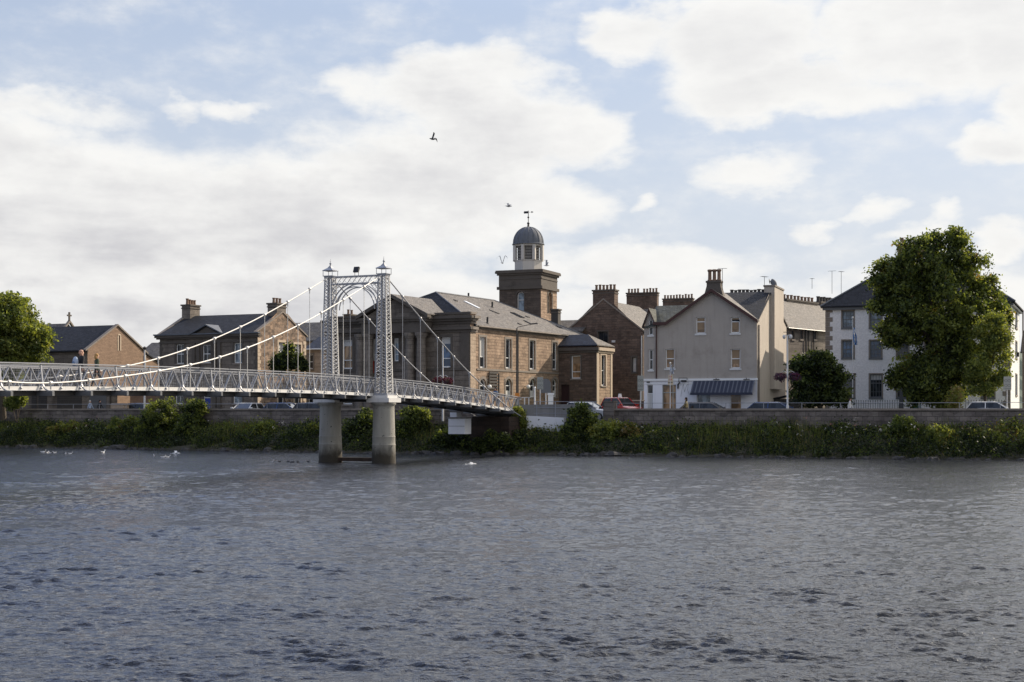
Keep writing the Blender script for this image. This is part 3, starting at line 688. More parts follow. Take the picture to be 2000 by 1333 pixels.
        for sgn in (-1, 1):
            for (dx, dz) in ((.12, .12), (.38, .10), (.1, .42)):
                p = bt(q, sgn*(w0-dx), zb_-dz); ps = [p+TP*(.09*math.cos(v))+Vector((0, 0, .09*math.sin(v))) for v in [i*math.pi/4 for i in range(9)]]
                for a, b_ in zip(ps, ps[1:]): ar.beam(a, b_, .02, .02)
            ar.beam(bt(q, sgn*w0, zb_-.7), bt(q, sgn*(w0-.6), zb_), .03, .03)
    for i in range(8): a = -w0+2*w0*i/7; ar.beam(bt(-.26, a, zt_), bt(.26, a, zt_), .04, .03)
    part(ar, 'portal_arch', 'silver_paint')
    tb = MB(); tb.beam(bt(0, -1.3, .22), bt(0, 1.3, .22), .5, .22); part(tb, 'pier_tie', 'abutment_stone')
    cb = MB(); cb.beam(bt(0, -1.6, 4.0), bt(0, 1.6, 4.0), .35, .26); part(cb, 'bearing_beam', 'dark_steel')
    fl = thing('floodlight', 'black floodlight on top of the white bridge portal', 'floodlight', tuple(bt(0, -.05, 11.90)))
    q = MB(); q.beam(bt(0, -.15, 11.9), bt(0, -.15, 12.2), .03, .03); q.beam(bt(0, .12, 11.9), bt(0, .12, 12.2), .03, .03); q.build('bracket', 'iron_black', fl, world=True)
    q = MB(); q.hexa([bt(x, y, z) for x, y, z in ((-.16, -.2, 12.14), (-.05, -.2, 12.10), (-.05, .17, 12.10), (-.16, .17, 12.14), (-.02, -.2, 12.48), (.12, -.2, 12.42), (.12, .17, 12.42), (-.02, .17, 12.48))]); q.build('housing', 'iron_black', fl, world=True)
def pier_mat():
    m, g, b = newmat('pier_concrete'); o = oc(g); s = g.sep(o)
    base = g.mix(g.noise(g.v('MULTIPLY', o, (1.5, 1.5, .35)), 2.2, 6, .65), (.20, .192, .175, 1), (.42, .40, .35, 1))
    wob = g.m('MULTIPLY', g.noise(g.v('MULTIPLY', o, (1, 1, .5)), 2.5, 6, .65), 1.1)
    base = g.mix(g.ss(g.m('ADD', s[2], wob), 1.85, .95), base, (.045, .038, .028, 1))
    base = g.mix(g.m('MULTIPLY', g.ss(g.noise(g.v('MULTIPLY', o, (2, 2, .3)), 2.0, 5, .7), .60, .70), g.ss(s[2], 2.0, 3.6)), base, (.16, .07, .03, 1))
    base = g.mix(g.ss(g.noise(o, 5.5, 2, .4), .70, .74), base, (.05, .05, .045, 1))
    g.put(b.inputs['Base Color'], base); b.inputs['Roughness'].default_value = .9
    bn = g.n('ShaderNodeBump'); bn.inputs['Distance'].default_value = .02; g.put(bn.inputs['Height'], g.noise(o, 14, 5, .65)); g.put(b.inputs['Normal'], bn.outputs[0])
pier_mat(); bridge()
def abutment():
    q = MB()
    q.hexa([bt(19.6, -1.5, -1), bt(23.2, -1.5, -1), bt(23.2, 2.0, -1), bt(19.6, 2.0, -1), bt(19.8, -1.4, 2.84), bt(23.2, -1.4, 2.84), bt(23.2, 1.8, 2.84), bt(19.8, 1.8, 2.84)])
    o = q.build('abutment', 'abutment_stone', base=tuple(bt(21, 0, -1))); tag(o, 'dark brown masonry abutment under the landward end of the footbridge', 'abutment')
    t = thing('bridge_gatepost', 'pale lattice end post where the footbridge lands', 'post', tuple(bt(23.4, 1.5, 3.1)))
    for oo, zz_ in ((1.5, 1.35), (1.86, 1.3)):
        m = MB(); m.beam(bt(23.5, oo, 2.8), bt(23.5, oo, 3.0+zz_), .09, .09); m.build('post', 'dusty_white', t, world=True)
    m = MB(); m.beam(bt(23.5, 1.3, 4.33), bt(23.5, 2.0, 4.33), .07, .05); m.build('rail', 'dusty_white', t, world=True)
abutment()

# ------------------------------------------------------------------ buildings on the far bank
def cornice(w, a0, a1, z, h, out, m=1): pbox(w.mb, w.P, a0, a1, z, z+h, -out, .02, m)
def quoins(w, a, z0, z1, side, wd=.42, hh=.34, m=1, out=.03):
    z = z0; i = 0
    while z < z1-.1:
        l = wd if i % 2 else wd*.62; zt = min(z+hh-.02, z1); pbox(w.mb, w.P, a if side > 0 else a-l, a+l if side > 0 else a, z, zt, -out, .02, m); z += hh; i += 1
def box_walls(b, u0, u1, v0, v1, z, mat, faces='LB', gab=None):
    mb = MB(); 
    if 'L' in faces: mb.add([(u0, v0, 0), (u0, v1, 0), (u0, v1, z), (u0, v0, z)], [(0, 1, 2, 3)])
    if 'B' in faces: mb.add([(u0, v1, 0), (u1, v1, 0), (u1, v1, z), (u0, v1, z)], [(0, 1, 2, 3)])
    if 'R' in faces: mb.add([(u1, v0, 0), (u1, v1, 0), (u1, v1, z), (u1, v0, z)], [(0, 1, 2, 3)])
    if 'F' in faces: mb.add([(u0, v0, 0), (u1, v0, 0), (u1, v0, z), (u0, v0, z)], [(0, 1, 2, 3)])
    if gab:
        for (pl, zr) in gab:
            if pl == 'L': mb.add([(u0, v0, z), (u0, v1, z), (u0, (v0+v1)/2, zr)], [(0, 1, 2)])
            if pl == 'R': mb.add([(u1, v0, z), (u1, v1, z), (u1, (v0+v1)/2, zr)], [(0, 1, 2)])
            if pl == 'B': mb.add([(u0, v1, z), (u1, v1, z), ((u0+u1)/2, v1, zr)], [(0, 1, 2)])
            if pl == 'F': mb.add([(u0, v0, z), (u1, v0, z), ((u0+u1)/2, v0, zr)], [(0, 1, 2)])
    return b.part(mb, 'rear_wall', mat)
def pitched(u0, u1, v0, v1, ze, zr, axis='u'):
    if axis == 'u': vm = (v0+v1)/2; return [[(u0, v0, ze), (u1, v0, ze), (u1, vm, zr), (u0, vm, zr)], [(u0, vm, zr), (u1, vm, zr), (u1, v1, ze), (u0, v1, ze)]]
    um = (u0+u1)/2; return [[(u0, v0, ze), (um, v0, zr), (um, v1, zr), (u0, v1, ze)], [(um, v0, zr), (u1, v0, ze), (u1, v1, ze), (um, v1, zr)]]
def gutter(b, p, q, r=.07, mat='iron_black', name='gutter'):
    m = MB(); m.tube([p, q], r, 6); return b.part(m, name, mat)

def chapel():
    b = Bld('chapel', 'low brown chapel with a dark slate roof and a slit window in its sunny gable', 'chapel', 171, 138.7, 25)
    Lu, Dp = -17., 8.6; ze = b.z(684, 0, 0); zr = ze+2.55
    w = Wall(b, ('F', 0), [(Lu, 0), (0, 0), (0, ze), (Lu, ze)]); cornice(w, Lu, .08, ze-.22, .2, .1); cornice(w, Lu, 0, 3.6, .16, .06)
    for i in range(5): w.window(Lu+1.2+i*3.0, Lu+2.5+i*3.0, 4.0, 5.4, fm='grey_frame', blind=0)
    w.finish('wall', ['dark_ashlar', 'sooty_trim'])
    w = Wall(b, ('R', 0), [(0, 0), (Dp, 0), (Dp, ze), (Dp/2, zr), (0, ze)])
    m_ = Dp/2+.3; w.window(m_-.10, m_+.10, ze+.1, ze+1.65, arch=True, fm='pale_trim', mid=0, sill=None, margin=.16, fw=.02)
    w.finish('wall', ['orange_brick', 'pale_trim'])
    box_walls(b, Lu, 0, 0, Dp, ze, 'dark_ashlar', 'LB')
    roof_planes(b, pitched(Lu, -.0, -.35, Dp+.35, ze-.14, zr), 'slate_dark')
    mb = MB(); mb.prism([(-.25, -.35, ze-.12), (-.25, Dp/2, zr+.04), (.12, Dp/2, zr+.04), (.12, -.35, ze-.12)], (0, 0, .17)); mb.prism([(-.25, Dp/2, zr+.04), (-.25, Dp+.35, ze-.12), (.12, Dp+.35, ze-.12), (.12, Dp/2, zr+.04)], (0, 0, .17)); b.part(mb, 'gable_coping', 'stone_trim')
    # low side aisle
    z1, z2 = ze-.1, ze-.9; mb = MB(); mb.add([(0, Dp, 0), (0, Dp+2.0, 0), (0, Dp+2.0, z2), (0, Dp, z1)], [(0, 1, 2, 3)]); mb.add([(0, Dp+2, 0), (-9, Dp+2, 0), (-9, Dp+2, z2), (0, Dp+2, z2)], [(0, 1, 2, 3)]); b.part(mb, 'aisle_wall', 'orange_brick')
    roof_planes(b, [[(-9, Dp, z1), (.15, Dp, z1), (.15, Dp+2.2, z2-.06), (-9, Dp+2.2, z2-.06)]], 'slate_dark', 'aisle_roof')
    mb = MB(); mb.tube([(.07, Dp-.1, 0), (.07, Dp-.1, ze-.2)], .06, 6); b.part(mb, 'downpipe', 'dusty_white')
    c = Bld('church_roof', 'far church with a stone cross on its grey gable behind the chapel', 'church', 133, 175, 25)
    zr = c.z(634, 0, 0); ze = zr-4.2
    roof_planes(c, pitched(-14, 0, -4.5, 4.5, ze, zr), 'slate_brown')
    box_walls(c, -14, 0, -4.3, 4.3, ze, 'grey_ashlar', 'FLBR', [('R', zr-.1), ('L', zr-.1)])
    mb = MB(); mb.prism([(0, -4.6, ze+.1), (0, 0, zr+.25), (.35, 0, zr+.25), (.35, -4.6, ze+.1)], (0, 0, .25)); mb.prism([(0, 0, zr+.25), (0, 4.6, ze+.1), (.35, 4.6, ze+.1), (.35, 0, zr+.25)], (0, 0, .25)); c.part(mb, 'gable_coping', 'stone_trim')
    mb = MB(); mb.box(.1, .28, -.09, .09, zr+.45, zr+1.5); mb.box(.12, .26, -.36, .36, zr+1.0, zr+1.18); c.part(mb, 'cross', 'sooty_trim')
    h = Bld('stone_cottage', 'plain cottage with a grey brown roof between the chapel and the villa', 'house', 262, 158, 25)
    ze = h.z(704, 3, 0); zr = h.z(671, 2, 3)
    box_walls(h, 0, 8, 0, 6.5, ze, 'brown_sandstone', 'FLBR', [('R', zr), ('L', zr)]); roof_planes(h, pitched(-.2, 8.2, -.2, 6.7, ze, zr), 'slate_brown')
    s = Bld('shuttered_garage', 'low dark shuttered building below the chapel with horizontal panels', 'building', 36, 139.5, 25)
    zt = s.z(767, 5, 0); W_ = s.u(214)
    w = Wall(s, ('F', 0), [(0, 0), (W_, 0), (W_, zt), (0, zt)]); cornice(w, -.1, W_+.1, zt-.18, .18, .15); cornice(w, 0, W_, .85, .12, .05)
    w.finish('wall', ['dark_ashlar', 'sooty_trim'])
    for (x0, x1) in ((62, 72), (76, 92), (112, 160), (176, 208)):
        mb = MB(); a0, a1 = s.u(x0), s.u(x1); z = .95
        while z < zt-.35: mb.hexa([(a0, -.03, z), (a1, -.03, z), (a1, -.002, z), (a0, -.002, z), (a0, -.05, z+.16), (a1, -.05, z+.16), (a1, -.002, z+.16), (a0, -.002, z+.16)]); z += .19
        s.part(mb, 'shutter', 'chimney_dark' if x0 != 176 else 'grey_frame')
    mb = MB(); mb.prism([(-.15, -.2, zt), (W_+.15, -.2, zt), (W_+.15, 1.2, zt), (-.15, 1.2, zt)], (0, 0, .12)); s.part(mb, 'flat_roof', 'lead_sheet')
    mb = MB(); mb.box(0, W_, .3, 1.1, 0, zt-.01); s.part(mb, 'body', 'dark_ashlar')
    y = Bld('garden_wall', 'sunlit sandstone yard wall between the chapel and the villa', 'wall', 254, 141, 8)
    mb = MB(); mb.box(0, 3.4, 0, .35, 0, 2.25); mb.box(-.05, 3.45, -.06, .41, 2.25, 2.36, 1); y.part(mb, 'stonework', ['orange_brick', 'stone_trim'])
chapel()

def villa():
    b = Bld('stone_villa', 'two storey stone villa with a central pediment and chimneys at both gable ends', 'house', 312, 135, 25)
    Wd, Dp = b.u(503), 8.0; ze = b.z(654, Wd/2, 0); zr = b.z(617.5, Wd/2, 4)
    w = Wall(b, ('F', 0), [(0, 0), (Wd, 0), (Wd, ze), (0, ze)], .2)
    for x0, x1, y0, y1 in ((343.6, 359.5, 673, 711), (395, 411.5, 674, 709), (456.5, 472.5, 670, 709.5), (342, 359, 757, 790), (455, 473, 757, 789)):
        w.pw(x0, x1, y0, y1, fm='white_paint', bars=1, mid=.5, margin=.17, sill='stone_trim', blind=.35 if y0 > 700 else 0., lower=False, gm='glass_dark' if x0 < 450 else 'glass_pale')
    a0, a1, z0, z1 = b.rect(('F', 0), 397, 411, 764, 815); w.door(a0, a1, 0, z1, 'blue_door', 'bright blue front door')
    zs = b.z(737, Wd/2, 0); cornice(w, 0, Wd, zs, .2, .06); cornice(w, -.05, Wd+.05, ze-.75, .16, .10); cornice(w, -.35, Wd+.35, ze-.22, .22, .38); cornice(w, -.25, Wd+.25, ze-.36, .14, .22)
    quoins(w, 0, 0, ze-.8, 1); quoins(w, Wd, 0, ze-.8, -1)
    for px in (379, 388, 420, 429): a = b.u(px); pbox(w.mb, w.P, a-.17, a+.17, zs+.2, ze-.75, -.14, .02, 1); pbox(w.mb, w.P, a-.2, a+.2, 0, zs, -.20, .02, 1)
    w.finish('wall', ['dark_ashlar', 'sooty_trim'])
    w = Wall(b, ('R', Wd), [(0, 0), (Dp, 0), (Dp, ze), (Dp/2+.9, zr+.1), (Dp/2-.9, zr+.1), (0, ze)], .2)
    for x0, x1, y0, y1 in ((544, 556, 669, 706), (574.6, 587.5, 673, 706), (543, 556, 757, 790), (575, 587, 757, 790)): w.pw(x0, x1, y0, y1, fm='white_paint', margin=.2, blind=.5, bars=0)
    quoins(w, 0, 0, ze-.3, 1, .5); quoins(w, Dp, 0, ze-.3, -1, .5)
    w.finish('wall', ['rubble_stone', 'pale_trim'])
    box_walls(b, 0, Wd, 0, Dp, ze, 'grey_ashlar', 'LB', [('L', zr)])
    roof_planes(b, pitched(.25, Wd-.25, -.4, Dp+.3, ze, zr), 'slate_dark')
    mb = MB()
    for u in (-.08, Wd-.28):
        mb.prism([(u, -.3, ze), (u, Dp/2, zr+.16), (u+.36, Dp/2, zr+.16), (u+.36, -.3, ze)], (0, 0, .14)); mb.prism([(u, Dp/2, zr+.16), (u, Dp+.3, ze), (u+.36, Dp+.3, ze), (u+.36, Dp/2, zr+.16)], (0, 0, .14))
    b.part(mb, 'gable_coping', 'stone_trim')
    mb = MB(); mb.box(-.4, Wd+.4, -.5, -.12, ze, ze+.12); b.part(mb, 'gutter', 'lead_sheet')
    # pediment over the middle bay
    p0, p1 = b.u(374, -.35), b.u(434, -.35); pm_ = (p0+p1)/2; za = b.z(636, pm_, -.35); zb = ze-.02
    mb = MB(); mb.prism([(p0+.2, -.35, zb), (p1-.2, -.35, zb), (pm_, -.35, za-.12)], (0, .3, 0)); b.part(mb, 'pediment', 'sooty_trim')
    mb = MB(); mb.prism([(p0-.1, -.6, zb+.02), (pm_, -.6, za), (pm_, 2.4, za), (p0-.1, .6, zb+.02)], (0, 0, .11)); mb.prism([(pm_, -.6, za), (p1+.1, -.6, zb+.02), (p1+.1, .6, zb+.02), (pm_, 2.4, za)], (0, 0, .11)); b.part(mb, 'pediment_roof', 'lead_sheet')
    for (u0, u1, yt, n) in ((.05, 1.05, 598, 4), (Wd-1.15, Wd-.1, 595, 3)):
        zt = b.z(yt, (u0+u1)/2, Dp/2); chimney(b, u0, u1, Dp/2-.75, Dp/2+.75, zr-.7, zt+.1, n, 'grey_ashlar', 'chimney_clay', .13, .55, 'v')
    # side wing behind the right gable
    s = Bld('villa_outbuilding', 'small outbuilding with a blue slate roof and white gutter beside the bridge tower', 'building', 598, 141, 25)
    W2 = s.u(640); ze = s.z(683, 1, 0); zr2 = s.z(660, 1, 2.5)
    w = Wall(s, ('F', 0), [(0, 0), (W2, 0), (W2, ze), (0, ze)], .15); w.pw(602, 611.5, 693, 721, margin=.14, fm='white_paint'); w.pw(602, 611.5, 757, 790, margin=.14, fm='white_paint'); w.finish('wall', ['pale_ashlar', 'stone_trim'])
    box_walls(s, 0, W2, 0, 5, ze, 'pale_ashlar', 'LBR', [('L', zr2)]); roof_planes(s, pitched(-.1, W2+.1, -.25, 5.25, ze, zr2), 'slate_blue'); gutter(s, (-.1, -.3, ze+.02), (W2, -.3, ze+.02), .08, 'white_paint')
    r = Bld('brown_roofed_house', 'brown roofed house rising between the villa and the bridge tower', 'house', 560, 158, 25)
    ze = r.z(668, 2, 0); zr3 = r.z(632, 2, 3.5); box_walls(r, -2, 6.5, 0, 7, ze, 'brown_sandstone', 'FLBR', [('R', zr3), ('L', zr3)]); roof_planes(r, pitched(-2.2, 6.7, -.2, 7.2, ze, zr3), 'slate_brown')
    chimney(r, 5.6, 6.5, 2.9, 4.1, zr3-.5, zr3+.9, 2, 'brown_sandstone', 'chimney_clay')
villa()

def hall():
    b = Bld('church_hall', 'long sandstone hall with a dark pedimented portico and brown slate roof', 'hall', 918, 121, 28)
    L, Dp = -14.7, 23.4; ze = 8.0; zr = 11.5; zp = b.z(609, 0, 0); zc = b.z(619.5, 0, 0); zA = b.z(646, 0, 0); zs = b.z(721, 0, 0)
    w = Wall(b, ('F', 0), [(L, 0), (0, 0), (0, zp), (L, zp)], .25)
    for x0, x1, y0, y1, gm in ((668, 688, 664, 721, 'glass_tan'), (768, 778.5, 661, 706, 'glass_pale'), (861, 880, 659, 718, 'glass_blue'), (727, 739, 662, 706, 'glass_dark')):
        w.pw(x0, x1, y0, y1, gm=gm, mid=.30, fw=.09, margin=.22, sill='sooty_trim', blind=.18)
    for x0, x1, y0, y1 in ((668, 688, 748, 790), (861, 880, 752, 790)): w.pw(x0, x1, y0, y1, mid=.5, margin=.2)
    a0, a1 = b.u(738, 0), b.u(760, 0); w.door(a0, a1, 0, 3.2, 'dark_door')
    cornice(w, L-.1, .1, zp-.18, .18, .12); cornice(w, L-.5, .45, zc-.1, .22, .5); cornice(w, L-.3, .3, zc-.32, .22, .3); cornice(w, L-.15, .15, zc-.55, .2, .12)
    cornice(w, L-.35, .3, zA+.1, .24, .36); cornice(w, L-.15, .15, zA-.12, .2, .16); cornice(w, L, .05, zs-.1, .2, .07); cornice(w, L, .06, 0, .7, .1)
    for a in (L+.45, -.45): pbox(w.mb, w.P, a-.42, a+.42, zs+.1, zA-.1, -.10, .02, 1)
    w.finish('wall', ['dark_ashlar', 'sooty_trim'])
    # return of the parapet round the corner
    w = Wall(b, ('R', 0), [(.0, 0), (Dp, 0), (Dp, ze), (.95, ze), (.95, zp), (0, zp)], .18)
    for z_, h_, o_ in ((zp-.18, .18, .12), (zc-.1, .22, .5), (zc-.32, .22, .3), (zc-.55, .2, .12), (zA+.1, .24, .32), (zA-.12, .2, .14)): cornice(w, .0, .98 if z_ > ze-.3 else 1.1, z_, h_, o_)
    cornice(w, 1.15, Dp, zs-.08, .17, .06); cornice(w, 1.0, Dp, ze-.2, .2, .06); pbox(w.mb, w.P, 0.0, .9, 0, zA-.12, -.05, .02, 2)
    for (x0, x1), (y0, y1) in (((936.9, 948.8), (658.5, 719)), ((987.5, 998.6), (662.7, 720)), ((1034.3, 1045.3), (665.3, 722)), ((1079, 1088.5), (669, 722.5))):
        w.pw(x0, x1, y0, y1, mid=.36, fw=.085, margin=.18, blind=.0 if x0 > 940 else .60, bm='blind_white', sill='stone_trim', gm='glass_dark')
    for x0, x1 in ((937, 949.5), (987.5, 999.5), (1035, 1045), (1079, 1087.5)): w.pw(x0, x1, 740, 776, arch=True, mid=.62, fw=.085, margin=.22, blind=.3, lower=True)
    for x0, x1 in ((937, 949.5), (987.5, 999.5), (1035, 1045)): pass
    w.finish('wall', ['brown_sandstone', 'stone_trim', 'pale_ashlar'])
    box_walls(b, L, 0, 0, Dp, ze, 'grey_ashlar', 'LB')
    mb = MB(); mb.box(L, -.01, .3, .9, ze-.5, zp-.01); b.part(mb, 'parapet', 'sooty_trim')
    f, r_ = 6.57, 17.7; m_ = L/2; o = .25
    A, B_, C_, D_ = (L-o, .6, ze), (o, .6, ze), (o, Dp+o, ze), (L-o, Dp+o, ze); E, F_ = (m_, f, zr), (m_, r_, zr)
    mb = MB(); mb.prism([B_, C_, F_, E], (0, 0, .12)); mb.prism([D_, A, E, F_], (0, 0, .12)); mb.prism([C_, D_, F_], (0, 0, .12)); rf = b.part(mb, 'roof', 'slate_brown')
    mb = MB(); mb.prism([A, B_, E], (0, 0, .12)); b.part(mb, 'front_hip', 'slate_dark')  # hip's shade put into a darker slate than the other slopes
    mb = MB(); mb.tube([(E[0], E[1], zr+.13), (F_[0], F_[1], zr+.13)], .09, 6)
    for p, q in ((B_, E), (A, E), (C_, F_)): mb.tube([(p[0], p[1], p[2]+.13), (q[0], q[1], zr+.13)], .07, 6)
    mb.build('ridge', 'lead_sheet', rf)
    def onroof(px, py):   # point on the sunny slope seen at a photo pixel
        n = Vector((zr-ze, 0, -m_+o)).normalized(); M = RM[b.root.name].inverted(); o_ = M @ Vector((0, 0, EYE)); q = M @ Vector(((px-PX0)/F*100, 100, EYE+(PY0-py)/F*100)); d_ = q-o_
        t = (Vector(B_)+Vector((0, 0, .12))-o_).dot(n)/d_.dot(n); return o_+d_*t
    al = Vector((0, 1, 0)); sl_ = Vector((m_-o, 0, zr-ze)).normalized(); nn = Vector((zr-ze, 0, -m_+o)).normalized()
    for (x0, y0, wd, ln, mt) in ((905, 589, .5, 1.7, 'lamp_clear'), (996, 611, .8, 1.3, 'glass_dark'), (885, 586, .3, .35, 'chimney_dark'), (955, 606, .5, .5, 'chimney_dark'), (965, 610, .4, .4, 'chimney_dark'), (1010, 632, .4, .3, 'chimney_dark'), (1025, 618, .5, .3, 'chimney_dark'), (1022, 627, .4, .8, 'slate_dark'), (1085, 637, .5, .5, 'chimney_dark')):
        p = onroof(x0, y0); q = MB(); q.prism([p, p+al*wd, p+al*wd-sl_*ln, p-sl_*ln], nn*.07); q.build('skylight', mt, rf)
    for (x0, y0, h_) in ((961.5, 601, .55), (952, 632, .55), (927.5, 583.5, .4)):
        p = onroof(x0, y0) if y0 > 590 else Vector((m_, 12.6, zr+.1)); q = MB(); q.tube([p, p+Vector((0, 0, h_))], .09, 8); q.lathe(p, [(.2, -.04), (.12, .08)], 8); q.build('vent_pipe', 'iron_black', rf)
    # portico
    v0 = -1.5; q0, q1 = b.u(697, v0), b.u(834, v0); qm = (q0+q1)/2; zb_ = zc+.12; za = b.z(579, qm, v0)
    mb = MB(); mb.box(q0+.3, q1-.3, v0+.25, .0-.01, zA-.1, zc-.3); mb.box(q0, q1, v0, -.52, zc-.1, zc+.12); mb.box(q0+.15, q1-.15, v0+.1, -.32, zc-.3, zc-.1); b.part(mb, 'entablature', 'sooty_trim')
    mb = MB(); mb.prism([(q0+.4, v0+.35, zb_), (q1-.4, v0+.35, zb_), (qm, v0+.35, za-.25)], (0, .3, 0)); b.part(mb, 'pediment', 'dark_ashlar')
    mb = MB()
    for s_, (a, c) in enumerate(((q0-.1, qm), (qm, q1+.1))):
        z0_, z1_ = (zb_, za) if s_ == 0 else (za, zb_); mb.prism([(a, v0-.1, z0_-.12), (c, v0-.1, z1_-.12), (c, v0+.5, z1_-.12), (a, v0+.5, z0_-.12)], (0, 0, .2))
    b.part(mb, 'raking_cornice', 'sooty_trim')
    mb = MB(); mb.prism([(q0-.1, v0-.1, zb_+.1), (qm, v0-.1, za+.1), (qm, 5.2, za+.1), (q0-.1, .6, zb_+.1)], (0, 0, .1)); mb.prism([(qm, v0-.1, za+.1), (q1+.1, v0-.1, zb_+.1), (q1+.1, 1.6, zb_+.1), (qm, 5.2, za+.1)], (0, 0, .1)); b.part(mb, 'pediment_roof', 'slate_brown')
    for px in (704, 719, 800, 822):
        u = b.u(px, v0+.7); m = MB(); H = zA-.1
        m.lathe((u, v0+.75, 0), [(.62, 0), (.62, .25), (.52, .3), (.54, .42), (.46, .5), (.44, H*.4), (.38, H-.5), (.44, H-.45), (.44, H-.38), (.56, H-.2), (.56, H)], 20); b.part(m, 'column', 'grey_ashlar', smooth=True)
    mb = MB(); mb.box(q0, q1, v0-.4, -.101, 0, .18); b.part(mb, 'step', 'stone_trim')
    # annexe
    a_, v1, v2 = 3.98, 17.1, 20.7; h = b.z(676, a_, v1); w = Wall(b, ('F', v1), [(0.02, 0), (a_, 0), (a_, h), (0.02, h)], .18)
    w.pw(1115.5, 1134, 695, 740, mid=.3, fw=.09, margin=.12, gm='glass_tan', blind=.3, bm='curtain_tan'); a0, a1, z0, z1 = b.rect(('F', v1), 1095.5, 1112, 752, 790); w.door(max(a0, .1), a1, 0, z1, 'dark_door', fan=.0)
    cornice(w, .0, a_+.3, h-.42, .3, .22); cornice(w, .0, a_+.2, h-.62, .14, .1); w.finish('annex_wall', ['red_sandstone', 'sooty_trim'])  # shaded front coloured darker than the same annexe's sunlit side
    w = Wall(b, ('R', a_), [(v1, 0), (v2, 0), (v2, h), (v1, h)], .18); w.pw(1174.5, 1183, 694, 754, mid=.5, fw=.09, margin=.25, gm='glass_dark'); cornice(w, v1-.0, v2+.2, h-.42, .3, .22); cornice(w, v1, v2+.1, h-.62, .14, .1)
    pbox(w.mb, w.P, v1, v1+.5, 0, h-.63, -.05, .02, 1); pbox(w.mb, w.P, v2-.4, v2, 0, h-.63, -.05, .02, 1); w.finish('annex_wall', ['brown_sandstone', 'pale_trim'])
    z2 = b.z(656, 1.4, 18.9); vm = (v1+v2)/2; mb = MB(); e = .2
    mb.prism([(.0, v1-e, h), (a_+e, v1-e, h), (2.3, vm, z2), (.0, vm, z2)], (0, 0, .1)); o1 = b.part(mb, 'annex_roof', 'slate_blue')  # front slope's shade put into the darker slate colour
    mb = MB(); mb.prism([(a_+e, v1-e, h), (a_+e, v2+e, h), (2.3, vm, z2)], (0, 0, .1)); mb.prism([(a_+e, v2+e, h), (0, v2+e, h), (0, vm, z2), (2.3, vm, z2)], (0, 0, .1)); b.part(mb, 'annex_roof', 'slate_brown')
    mb = MB(); mb.box(.02, a_-.02, v2-.1, v2, 0, h-.01); b.part(mb, 'rear_wall', 'brown_sandstone')
    v_ = b.v(1010.5, 0); mb = MB(); mb.tube([(.07, v_, 0), (.07, v_, ze-.1)], .055, 6); b.part(mb, 'downpipe', 'iron_black')
    mb = MB(); mb.tube([(.3, 1., ze+.02), (.3, 17., ze+.02)], .08, 6); b.part(mb, 'gutter', 'stone_trim')
    for x in (955.5, 1031): v_ = b.v(x, .25); mb = MB(); mb.ball((.28, v_, b.z(756, 0, v_)), .19, 6); mb.beam((0, v_, b.z(756, 0, v_)+.1), (.2, v_, b.z(756, 0, v_)+.1), .05, .05); b.part(mb, 'wall_lamp', 'white_paint', smooth=True)
    # slatted notice frame
    a0, a1 = b.v(955.5, .1), b.v(974, .1); mb = MB(); z0, z1 = b.z(766, 0, a0), b.z(731, 0, a0); mb.beam((.12, a0, z0), (.12, a0, z1), .07, .07); mb.beam((.12, a1, z0-1.5), (.12, a1, z1+.1), .1, .1)
    for i in range(6): mb.box(.06, .12, a0+.04, a1-.05, z0+.25+i*.27, z0+.43+i*.27)
    s = mb.build('notice_frame', 'chimney_dark', b.root)
    bn = MB(); p = RM[b.root.name]; x = b.u(724, -.3), b.u(731.5, -.3); z0, z1 = b.z(729, x[0], -.3)+2.5, b.z(705, x[0], -.3)+2.5
    M = RM[b.root.name]; bn.prism([M @ Vector((x[0], -.30, z0-2.5)), M @ Vector((x[1], -.42, z0-2.5)), M @ Vector((x[1], -.42, z1-2.5)), M @ Vector((x[0], -.30, z1-2.5))], (.02, .03, 0))
    for zq in (z0, z1): bn.beam(M @ Vector((x[0]-.05, -.02, zq-2.5)), M @ Vector((x[1], -.44, zq-2.5)), .03, .03)
    tag(bn.build('banner', 'banner_red'), 'narrow red banner hanging on the dark portico front', 'banner')
hall()

